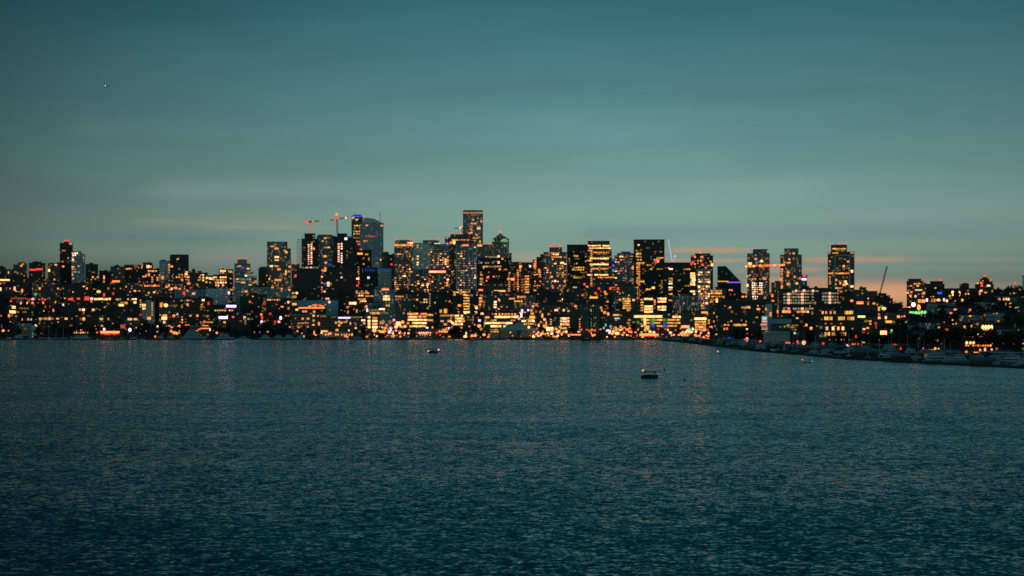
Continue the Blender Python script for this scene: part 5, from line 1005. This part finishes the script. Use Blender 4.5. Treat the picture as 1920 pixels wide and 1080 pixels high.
def moorage(L, label, group):
    root = empty('covered_moorage', label, 'boat shelter', (0, 0, 0), 0, group); ks = []
    q = MB(); q.box(-L/2, L/2, -5, 5, 4.4, 4.75); ks.append(q.build('roof', M['tealroof'], root))
    for i in range(7):
        for s_ in (-4.6, 4.6):
            q = MB(); x = -L/2 + 1 + (L - 2) * i / 6; q.bar((x, s_, -1), (x, s_, 4.45), .16); ks.append(q.build('post', M['wood'], root))
    KIDS[root.name] = ks; return root
WL = [(1225, 636.5), (1260, 640), (1300, 644), (1350, 650), (1400, 656.5), (1450, 661), (1500, 665), (1550, 670), (1600, 674), (1650, 676.5), (1700, 680), (1760, 682.5), (1850, 687), (1935, 691)]
def wD(py): return F * H / (py - HY)
MG = 'boats moored in the right marina'
protoR = [yacht(9, 'dark_hull', 1, label='small motor boat with a pale cabin moored in the right marina', group=MG), yacht(13, 'dark_hull', 2, label='two decked pale cabined motor boat moored in the right marina', group=MG),
          yacht(11, 'dark_hull', 1, label='dark hulled slim motor boat moored in the right marina', group=MG), yacht(10, 'dark_hull', mast=True, label='pale cabined sailing boat with a bare mast in the right marina', group=MG),
          yacht(12, 'dark_hull', mast=True, label='dark sailing boat with a bare mast in the right marina', group=MG), yacht(16, 'grey_hull', 2, label='long grey hulled motor boat moored in the right marina', group=MG)]
floatP = [floathome(11, 'small teal roofed floating home in the right marina', 'floating homes in the right marina'), floathome(15, 'wide teal roofed floating home in the right marina', 'floating homes in the right marina', False)]
first = set(); BP = []
def put(p, x, y, z=0, rz=0, sc=1, label=None, group=None):
    o = p if p.name not in first else copy_tree(p)
    first.add(p.name if o is p else p.name); o.location = (x, y, z); o.rotation_euler = (0, 0, rz); o.scale = (sc,) * 3
    if label: o['label'] = label
    if group: o['group'] = group
    return o
tries = 0; nb = 0
while tries < 2600 and nb < 150:
    tries += 1; px = U(1232, 1935); yo = interp(WL, px); D0 = wD(yo - .6) + 5; D1 = min(shoreD(px) - 8, wD(yo - 17) if px > 1500 else 1e9)
    if D1 < D0: continue
    D = D0 + (D1 - D0) * R() ** 1.3; X = (px - CX) / F * D
    home = R() < .22; r = 9 if home else 6.2
    if any(abs(X - a) < (r + c) * .9 and abs(D - b_) < 11 for a, b_, c in BP): continue
    BP.append((X, D, r)); nb += 1
    if home: put(random.choice(floatP), X, D, 0, U(-.25, .25) + random.choice((0, 1.57)), U(.8, 1.1))
    else: put(random.choice(protoR if nb > 8 else protoR[:]), X, D, 0, random.choice((0, 3.14)) + U(-.5, .5), U(.6, 1.05))
for i, (x, y, L_) in enumerate(((1610, 651, 60), (1675, 653.5, 70), (1560, 647.5, 46), (1888, 671, 60), (1845, 668.5, 44), (1395, 641.5, 40))):
    D = wD(y + 4.5); mo = moorage(L_ * D / F * .9, ['long covered boat shelter with a thin pale roof below the crane', 'longest covered boat shelter right of the amber windowed office', 'short covered boat shelter in front of the amber windowed office', 'covered boat shelter near the right edge of the marina', 'covered boat shelter below the orange washed blocks', 'covered boat shelter in front of the massive unlit office'][i], 'covered boat shelters in the right marina')
    mo.location = ((x - CX) / F * D, D, 0)
# docks
def dock(x0, y0, x1, y1, hgt, label, group, wd=3.0):
    a = Vector(((x0 - CX) / F * wD(y0), wD(y0), 0)); b = Vector(((x1 - CX) / F * wD(y1), wD(y1), 0)); d = b - a; L_ = d.length
    root = empty('floating_dock', label, 'dock', (a + b) / 2, math.atan2(d.y, d.x), group)
    q = MB(); q.box(-L_/2, L_/2, -wd/2, wd/2, -.5, hgt); q.build('deck', M['wood'], root)
    n = max(2, int(L_ / 14))
    for i in range(n):
        q = MB(); x = -L_/2 + L_ * (i + .5) / n; q.bar((x, wd/2 + .2, -1.5), (x, wd/2 + .2, hgt + 1.4), .2); q.build('pile', M['wood'], root)
for i in range(len(WL) - 1):
    (xa, ya), (xb, yb) = WL[i], WL[i + 1]
    dock(xa + 1, ya + .1, xb - 2, yb + .1, .9 + .1 * (i % 3), 'low dark floating dock along the outer edge of the right marina', 'outer docks of the right marina', 5)
for i in range(9):
    x = 1300 + i * 68; y = interp(WL, x); dock(x, y - 7 if x > 1400 else y - 4, x + 40, interp(WL, x + 40) - 7 if x > 1400 else interp(WL, x + 40) - 4, .6, 'low dark floating dock between the boats of the right marina', 'inner docks of the right marina')
for x0, x1 in ((0, 90), (96, 180), (186, 260), (268, 345), (352, 440), (470, 560), (566, 650), (656, 735), (742, 838), (872, 950), (956, 1040), (1046, 1130), (1136, 1224)):
    dock(x0, 637.4, x1, 637.3, 1.1, 'low dark dock along the far shore', 'docks along the far shore', 4)
# moored boats on the far shore
def fary(px, L_, label, hm='white', tiers=2, y=636.6, rz=0, mast=False):
    D = wD(y); o = yacht(L_ * D / F, hm, tiers, mast, label); o.location = ((px - CX) / F * D, D + 4, 0); o.rotation_euler = (0, 0, rz); return o
fary(363, 50, 'largest white yacht with stepped decks on the left shore', tiers=3, y=636.3)
fary(149, 40, 'white yacht with a low long cabin behind the yellow lights on the left shore', tiers=1, rz=3.14)
fary(421, 36, 'white yacht right of the largest one on the left shore', rz=.1)
for i, (x, L_) in enumerate(((498, 24), (520, 22), (542, 26), (562, 20))): fary(x, L_, ['white motor yacht beside the red lamp, first of four in a row', 'second white motor yacht of the row of four', 'longest white motor yacht of the row of four', 'small white motor yacht ending the row of four'][i], rz=U(-.2, .2) + (3.14 if i % 2 else 0))
FS = 'small boats moored along the far shore'
protoF = [yacht(11, 'white', 1, label='small white motor boat moored along the far shore', group=FS), yacht(14, 'grey_hull', 2, label='two decked grey hulled boat moored along the far shore', group=FS), yacht(11, 'white', mast=True, label='sailing boat with a bare mast on the far shore', group=FS)]
for x in (16, 34, 58, 76, 92, 106, 118, 205, 228, 252, 300, 318, 455, 605, 640, 670, 730, 745, 760, 778, 792, 806, 818, 832, 896, 928, 944, 1010, 1060, 1100, 1165, 1210):
    D = wD(636.6) + U(2, 16); put(protoF[random.choice((0, 0, 1, 2))], (x - CX) / F * D, D, 0, U(-.6, .6) + random.choice((0, 3.14)), U(.7, 1.2))
fary(925, 15, 'small teal boat left of the gabled hall', 'tealroof', 1); fary(870, 12, 'small dark boat below the tree clump', 'dark_hull', 1)
# boats under way
def lampball(root, p, r, c, lv_=1, n='navigation_light'):
    o = bpy.data.objects.new(n, ball(LM[c, lv_])); COL.objects.link(o); o.parent = root; o.location = p; o.scale = (r * 2,) * 3
def canopy_boat(label, px, yb, Lpx, lamps, canopy=True, rz=0, hm='dark_hull'):
    D = wD(yb); k = D / F; L_ = Lpx * k; root = empty('canopy_boat' if canopy else 'rowing_boat', label, 'boat', ((px - CX) * k, D, 0), rz)
    hull(L_, L_ * .3, 1.2 if canopy else .42, M[hm], root, .25)
    if canopy:
        for x in (-.3, .0, .3):
            for s_ in (-1, 1):
                q = MB(); q.bar((x * L_, s_ * L_ * .11, .6), (x * L_, s_ * L_ * .11, 2.5), .06); q.build('post', M['steel'], root)
        q = MB(); q.box(-.42 * L_, .38 * L_, -L_ * .14, L_ * .14, 2.45, 2.85, ty=.15); q.build('canopy', M['canvas'], root)
        q = MB(); q.box(-.3 * L_, .22 * L_, -L_ * .1, L_ * .1, 1.1, 1.4); q.build('seat_bench', M['canvas'], root)
    for x, y, c, r in lamps:
        p = Vector(((x - px) * k, 0, (yb - y) * k)); lampball(root, p, r * k, c)
        q = MB(); q.bar((p.x * .96, 0, .3), (p.x, 0, max(.35, p.z - r * k * .8)), .05); q.build('lamp_post', M['steel'], root)
    return root
canopy_boat('small dark canopy boat with an orange lamp at its left end, nearest the far shore', 813, 661.6, 20, [(803.3, 658.6, 'O', 1.9), (822.3, 655.7, 'p', 1.6)])
canopy_boat('larger canopy boat with a white lamp on its left, nearest of the boats under way', 1218.5, 709, 33, [(1205.3, 694.8, 'p', 1.5), (1234.3, 701.6, 't', .7)])
canopy_boat('low dark open boat with a red lamp above its stern', 1512.5, 680.5, 19, [(1504.4, 674.3, 'r', 1.5), (1523, 677.8, 't', .8)], False)
canopy_boat('tiny blue boat with a red lamp in front of the right marina', 1347.5, 663.8, 9, [(1346, 659, 'O', 1.5)], False, hm='blueboat' if 'blueboat' in M else 'dark_hull')
def buoy(label, px, yt, yb, lean):
    D = wD(yb); k = D / F; root = empty('marker_buoy', label, 'buoy', ((px - CX) * k, D, 0), 0, None); root.rotation_euler = (0, lean, 0); hh = (yb - yt) * k
    q = MB(); q.bar((0, 0, -.3), (0, 0, hh * .45), .42, r2=.36); q.build('float', M['dark_hull'], root)
    q = MB(); q.bar((0, 0, hh * .45), (0, 0, hh), .2, r2=.14); q.build('top_mark', M['steel'], root)
buoy('thin dark marker buoy to the upper right of the larger canopy boat', 1246.3, 690, 695, .0)
buoy('thin dark marker buoy farther right and nearer than the other', 1283.6, 707, 713, .1)
# ------------------------------------------------------------------ seaplane in the sky
D = 2600; k = D / F; pl = empty('light_aircraft', 'tiny light aircraft with a bright landing light in the upper left sky', 'aircraft', P(201, 161.5, D), math.radians(150)); pl.rotation_euler = (math.radians(4), math.radians(-8), math.radians(158))
q = MB(); q.bar((4.0, 0, 0), (1.2, 0, .1), .35, r2=.62); q.bar((1.2, 0, .1), (-4.5, 0, .5), .62, r2=.16); q.build('fuselage', M['dark_hull'], pl)
for s_ in (-1, 1):
    q = MB(); q.box(-.2, 1.3, 0.3 if s_ > 0 else -5.8, 5.8 if s_ > 0 else -.3, .62, .78); q.build('wing', M['dark_hull'], pl)
    q = MB(); q.bar((2.8, s_ * 1.2, -1.5), (-2, s_ * 1.2, -1.4), .28, r2=.12); q.bar((.8, s_ * 1.2, -1.4), (.6, s_ * .5, -.2), .07); q.build('float', M['dark_hull'], pl)
q = MB(); q.box(-4.7, -3.9, -1.7, 1.7, .5, .6); q.build('tailplane', M['dark_hull'], pl)
q = MB(); q.box(-4.8, -3.9, -.07, .07, .5, 1.9, tx=.2); q.build('fin', M['dark_hull'], pl)
o = bpy.data.objects.new('landing_light', ball(LM['W', 1])); COL.objects.link(o); o.parent = pl; o.location = (3.6, 0, .4); o.scale = (1.7,) * 3

# ------------------------------------------------------------------ water
m, n, l = newmat('lake_water'); p = n['Principled BSDF']; p.inputs['Base Color'].default_value = WBASE; p.inputs['Roughness'].default_value = WR; p.inputs['IOR'].default_value = 1.33; p.inputs['Specular Tint'].default_value = (.66, 1, 1.06, 1)
tc = n.new('ShaderNodeTexCoord')
def nz(scale, det, sx, rot, off=0):
    mp = n.new('ShaderNodeMapping'); mp.inputs['Scale'].default_value = (sx, 1, 1); mp.inputs['Rotation'].default_value = (0, 0, rot); mp.inputs['Location'].default_value = (off, off, 0); l.new(tc.outputs['Object'], mp.inputs['Vector'])
    q = n.new('ShaderNodeTexNoise'); q.inputs['Scale'].default_value = scale; q.inputs['Detail'].default_value = det; q.inputs['Roughness'].default_value = .6; l.new(mp.outputs[0], q.inputs['Vector'])
    s = n.new('ShaderNodeVectorMath'); s.operation = 'SUBTRACT'; s.inputs[1].default_value = (.5, .5, .5); l.new(q.outputs['Color'], s.inputs[0]); return s.outputs[0]
def sc(v, k):
    s = n.new('ShaderNodeVectorMath'); s.operation = 'MULTIPLY'; s.inputs[1].default_value = (k * .55, k, 0); l.new(v, s.inputs[0]); return s.outputs[0]
def add(a, b):
    s = n.new('ShaderNodeVectorMath'); s.operation = 'ADD'; l.new(a, s.inputs[0])
    if isinstance(b, tuple): s.inputs[1].default_value = b
    else: l.new(b, s.inputs[1])
    return s.outputs[0]
gust = n.new('ShaderNodeTexNoise'); gust.inputs['Scale'].default_value = .006; gust.inputs['Detail'].default_value = 3
mpg = n.new('ShaderNodeMapping'); mpg.inputs['Scale'].default_value = (.5, 1, 1); l.new(tc.outputs['Object'], mpg.inputs['Vector']); l.new(mpg.outputs[0], gust.inputs['Vector'])
gm = n.new('ShaderNodeMapRange'); gm.inputs['From Min'].default_value = .35; gm.inputs['From Max'].default_value = .65; gm.inputs['To Min'].default_value = .7; gm.inputs['To Max'].default_value = 1.15; l.new(gust.outputs['Fac'], gm.inputs['Value'])
tot = add(add(sc(nz(2.3, 3, .9, .12), WA), sc(nz(.85, 2, .75, -.2, 9), WB)), sc(nz(.07, 2, .5, .3, 4), WC))
sg = n.new('ShaderNodeVectorMath'); sg.operation = 'SCALE'; l.new(tot, sg.inputs[0])
spw = n.new('ShaderNodeSeparateXYZ'); l.new(tc.outputs['Object'], spw.inputs[0])   # the water lies calmer in the lee of the far shore
lee = n.new('ShaderNodeMapRange'); lee.inputs['From Min'].default_value = 1690; lee.inputs['From Max'].default_value = 1825; lee.inputs['To Min'].default_value = 1; lee.inputs['To Max'].default_value = .12; l.new(spw.outputs['Y'], lee.inputs['Value'])
gl = n.new('ShaderNodeMath'); gl.operation = 'MULTIPLY'; l.new(gm.outputs[0], gl.inputs[0]); l.new(lee.outputs[0], gl.inputs[1]); l.new(gl.outputs[0], sg.inputs['Scale'])
nrm = n.new('ShaderNodeVectorMath'); nrm.operation = 'NORMALIZE'; l.new(add(sg.outputs[0], (0, WBIAS, 1)), nrm.inputs[0]); l.new(nrm.outputs[0], p.inputs['Normal'])
q = MB(); q.quad([(-6000, -400, 0), (6000, -400, 0), (6000, 7000, 0), (-6000, 7000, 0)]); w = q.build('lake_water', m); w['kind'] = 'structure'

# ------------------------------------------------------------------ sky
wd_ = bpy.data.worlds.new('World'); scn.world = wd_; wd_.use_nodes = True; n = wd_.node_tree.nodes; l = wd_.node_tree.links; bg = n['Background']
def s2l(c): return tuple(((v / 255) / 12.92 if v / 255 < .04045 else ((v / 255 + .055) / 1.055) ** 2.4) for v in c)
tc = n.new('ShaderNodeTexCoord'); sp = n.new('ShaderNodeSeparateXYZ'); l.new(tc.outputs['Generated'], sp.inputs[0])
def Mt(op, a, b=None, c=None, clamp=False):
    q = n.new('ShaderNodeMath'); q.operation = op; q.use_clamp = clamp
    for i, v in enumerate((a, b, c)):
        if v is None: continue
        if isinstance(v, (int, float)): q.inputs[i].default_value = v
        else: l.new(v, q.inputs[i])
    return q.outputs[0]
X_, Y_, Z_ = sp.outputs
az = Mt('ARCTAN2', X_, Y_); el = Mt('DIVIDE', Z_, Mt('SQRT', Mt('ADD', Mt('MULTIPLY', X_, X_), Mt('MULTIPLY', Y_, Y_))))
cb = n.new('ShaderNodeCombineXYZ'); l.new(Mt('MULTIPLY', az, 5), cb.inputs[0]); l.new(Mt('MULTIPLY', el, 46), cb.inputs[1])
nz1 = n.new('ShaderNodeTexNoise'); nz1.inputs['Scale'].default_value = 1.0; nz1.inputs['Detail'].default_value = 5; l.new(cb.outputs[0], nz1.inputs['Vector']); wob = Mt('SUBTRACT', nz1.outputs['Fac'], .5)
elw = Mt('ADD', el, Mt('MULTIPLY', wob, .0035))
ramp = n.new('ShaderNodeValToRGB'); l.new(Mt('MULTIPLY', Mt('ADD', el, Mt('MULTIPLY', wob, .012)), 1 / .9, clamp=True), ramp.inputs[0])
def e(py): return (HY - py) / F / .9
SKY = [(597, (112, 120, 108)), (540, (116, 131, 121)), (470, (126, 155, 144)), (400, (126, 159, 149)), (300, (106, 149, 147)), (180, (83, 131, 136)), (40, (58, 110, 120)), (-250, (12, 84, 98)), (-900, (4, 60, 77)), (-2000, (8, 34, 46))]
cr = ramp.color_ramp
while len(cr.elements) < len(SKY): cr.elements.new(.5)
for i, (y, c) in enumerate(SKY): cr.elements[i].position = min(1, e(y)); cr.elements[i].color = (*s2l(c), 1)
# lens edge darkening put into the sky colour: dimmer left and right of centre
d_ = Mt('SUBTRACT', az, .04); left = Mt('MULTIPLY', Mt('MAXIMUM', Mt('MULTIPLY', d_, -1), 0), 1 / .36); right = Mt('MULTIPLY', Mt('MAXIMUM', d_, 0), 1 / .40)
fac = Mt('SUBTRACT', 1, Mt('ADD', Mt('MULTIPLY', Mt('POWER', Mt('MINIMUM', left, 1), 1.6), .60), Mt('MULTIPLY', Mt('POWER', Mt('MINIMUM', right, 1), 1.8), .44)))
mul = n.new('ShaderNodeVectorMath'); mul.operation = 'SCALE'; 
band = n.new('ShaderNodeTexNoise'); band.inputs['Scale'].default_value = 1; band.inputs['Detail'].default_value = 6; band.inputs['Roughness'].default_value = .62
cb2 = n.new('ShaderNodeCombineXYZ'); l.new(Mt('MULTIPLY', az, 3.2), cb2.inputs[0]); l.new(Mt('MULTIPLY', el, 26), cb2.inputs[1]); cb2.inputs[2].default_value = 3.7; l.new(cb2.outputs[0], band.inputs['Vector'])
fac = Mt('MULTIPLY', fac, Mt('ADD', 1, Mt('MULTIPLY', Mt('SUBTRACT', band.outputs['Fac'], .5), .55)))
bk = n.new('ShaderNodeMapRange'); bk.interpolation_type = 'SMOOTHSTEP'; bk.inputs['From Min'].default_value = .6; bk.inputs['From Max'].default_value = 1.7; bk.inputs['To Min'].default_value = 0; bk.inputs['To Max'].default_value = BACK; l.new(Mt('ABSOLUTE', az), bk.inputs['Value'])  # sky behind the camera brightened to light the facades facing it
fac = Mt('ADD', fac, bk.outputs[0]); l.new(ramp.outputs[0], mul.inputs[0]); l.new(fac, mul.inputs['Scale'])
# cloud streaks lit from below the horizon: azimuth range, elevation, half thickness, strength, colour
def azp(x): return math.atan((x - CX) / F)
OR = (196, 146, 112); TN = (150, 150, 132)
ST = [(1238, 1420, 471, 5, .95, OR), (1240, 1420, 490, 4, .75, OR), (1400, 1640, 487, 4, .25, OR), (1380, 1560, 508, 6, .8, OR), (1395, 1580, 527, 7, .9, OR), (1480, 1720, 491, 6, .85, OR), (1600, 1960, 492, 5, .38, TN),
      (1385, 1760, 547, 17, 1.25, OR), (1560, 1780, 564, 26, 1.35, (214, 158, 116)), (1640, 1960, 508, 4, .25, TN), (1750, 1960, 541, 9, .55, (165, 145, 122)), (940, 1060, 482, 9, .80, (168, 155, 135)), (330, 640, 486, 16, .55, (144, 140, 122)), (225, 600, 420, 9, .5, (140, 145, 130)), (370, 640, 428, 4, .5, TN), (1640, 1960, 575, 20, .7, (165, 135, 110)),
      (1160, 1500, 555, 12, .6, OR), (700, 1150, 330, 14, .10, (140, 165, 155)), (0, 360, 330, 18, .12, (90, 125, 125)), (260, 1560, 362, 26, .30, (142, 166, 156)), (1050, 1960, 438, 16, .38, (92, 124, 126)), (0, 700, 385, 14, .25, (72, 112, 114)), (0, 520, 448, 9, .3, (80, 112, 112)), (1350, 1960, 300, 20, .22, (72, 116, 122)), (100, 900, 250, 24, .2, (100, 140, 142)), (1500, 1960, 395, 14, .2, (120, 142, 136)), (900, 1400, 405, 10, .12, (140, 160, 148)), (560, 1000, 500, 20, .3, TN), (60, 330, 478, 16, .14, TN)]
cur = mul.outputs[0]
for x0, x1, y, h, s, c in ST:
    v0 = (HY - y) / F; hh = h / F * .9; a0, a1 = azp(x0), azp(x1); sft = min(.025, (a1 - a0) * .3)
    t = Mt('DIVIDE', Mt('SUBTRACT', elw, v0), hh); g = Mt('POWER', 2.718, Mt('MULTIPLY', Mt('POWER', Mt('ABSOLUTE', t), 2.4), -.8))
    w0 = n.new('ShaderNodeMapRange'); w0.interpolation_type = 'SMOOTHSTEP'; w0.inputs['From Min'].default_value = a0 - sft * .3; w0.inputs['From Max'].default_value = a0 + sft; l.new(az, w0.inputs['Value'])
    w1 = n.new('ShaderNodeMapRange'); w1.interpolation_type = 'SMOOTHSTEP'; w1.inputs['From Min'].default_value = a1 - sft; w1.inputs['From Max'].default_value = a1 + sft * .3; w1.inputs['To Min'].default_value = 1; w1.inputs['To Max'].default_value = 0; l.new(az, w1.inputs['Value'])
    f_ = Mt('MULTIPLY', Mt('MULTIPLY', g, Mt('MULTIPLY', w0.outputs[0], w1.outputs[0])), Mt('MULTIPLY', Mt('ADD', .75, wob), s), clamp=True)
    mx = n.new('ShaderNodeMix'); mx.data_type = 'RGBA'; l.new(f_, mx.inputs['Factor']); l.new(cur, mx.inputs['A']); mx.inputs['B'].default_value = (*s2l(c), 1); cur = mx.outputs['Result']
ns = n.new('ShaderNodeTexSky'); ns.sky_type = 'NISHITA'; ns.sun_disc = False; ns.sun_elevation = math.radians(-4); ns.sun_rotation = math.radians(48)
sv = n.new('ShaderNodeVectorMath'); sv.operation = 'SCALE'; sv.inputs['Scale'].default_value = .02; l.new(ns.outputs[0], sv.inputs[0])
ad = n.new('ShaderNodeVectorMath'); ad.operation = 'ADD'; l.new(cur, ad.inputs[0]); l.new(sv.outputs[0], ad.inputs[1]); l.new(ad.outputs[0], bg.inputs['Color']); bg.inputs['Strength'].default_value = 1.0
sun = bpy.data.lights.new('sun', 'SUN'); sun.energy = .015; sun.angle = math.radians(10); sun.color = (1, .6, .4); so = bpy.data.objects.new('sun', sun); COL.objects.link(so)
so.rotation_euler = Vector((-.66, -.74, -.04)).to_track_quat('-Z', 'Y').to_euler()

# ------------------------------------------------------------------ camera
cam = bpy.data.cameras.new('camera'); co = bpy.data.objects.new('camera', cam); COL.objects.link(co); co.location = (0, 0, H); co.rotation_euler = (math.radians(90), 0, 0)
cam.sensor_width = 36; cam.lens = 36 * F / 1920; cam.shift_y = (HY - 540) / 1920; cam.clip_end = 60000; cam.clip_start = 1; scn.camera = co
scn.view_settings.view_transform = 'Standard'; scn.view_settings.look = 'None'; scn.view_settings.exposure = 0; scn.view_settings.gamma = 1
scn.render.engine = 'CYCLES'; scn.cycles.max_bounces = 4; scn.cycles.diffuse_bounces = 2; scn.cycles.glossy_bounces = 3; scn.cycles.use_denoising = DEN; scn.cycles.use_adaptive_sampling = False; scn.cycles.sample_clamp_indirect = CLAMP; scn.cycles.filter_width = FW
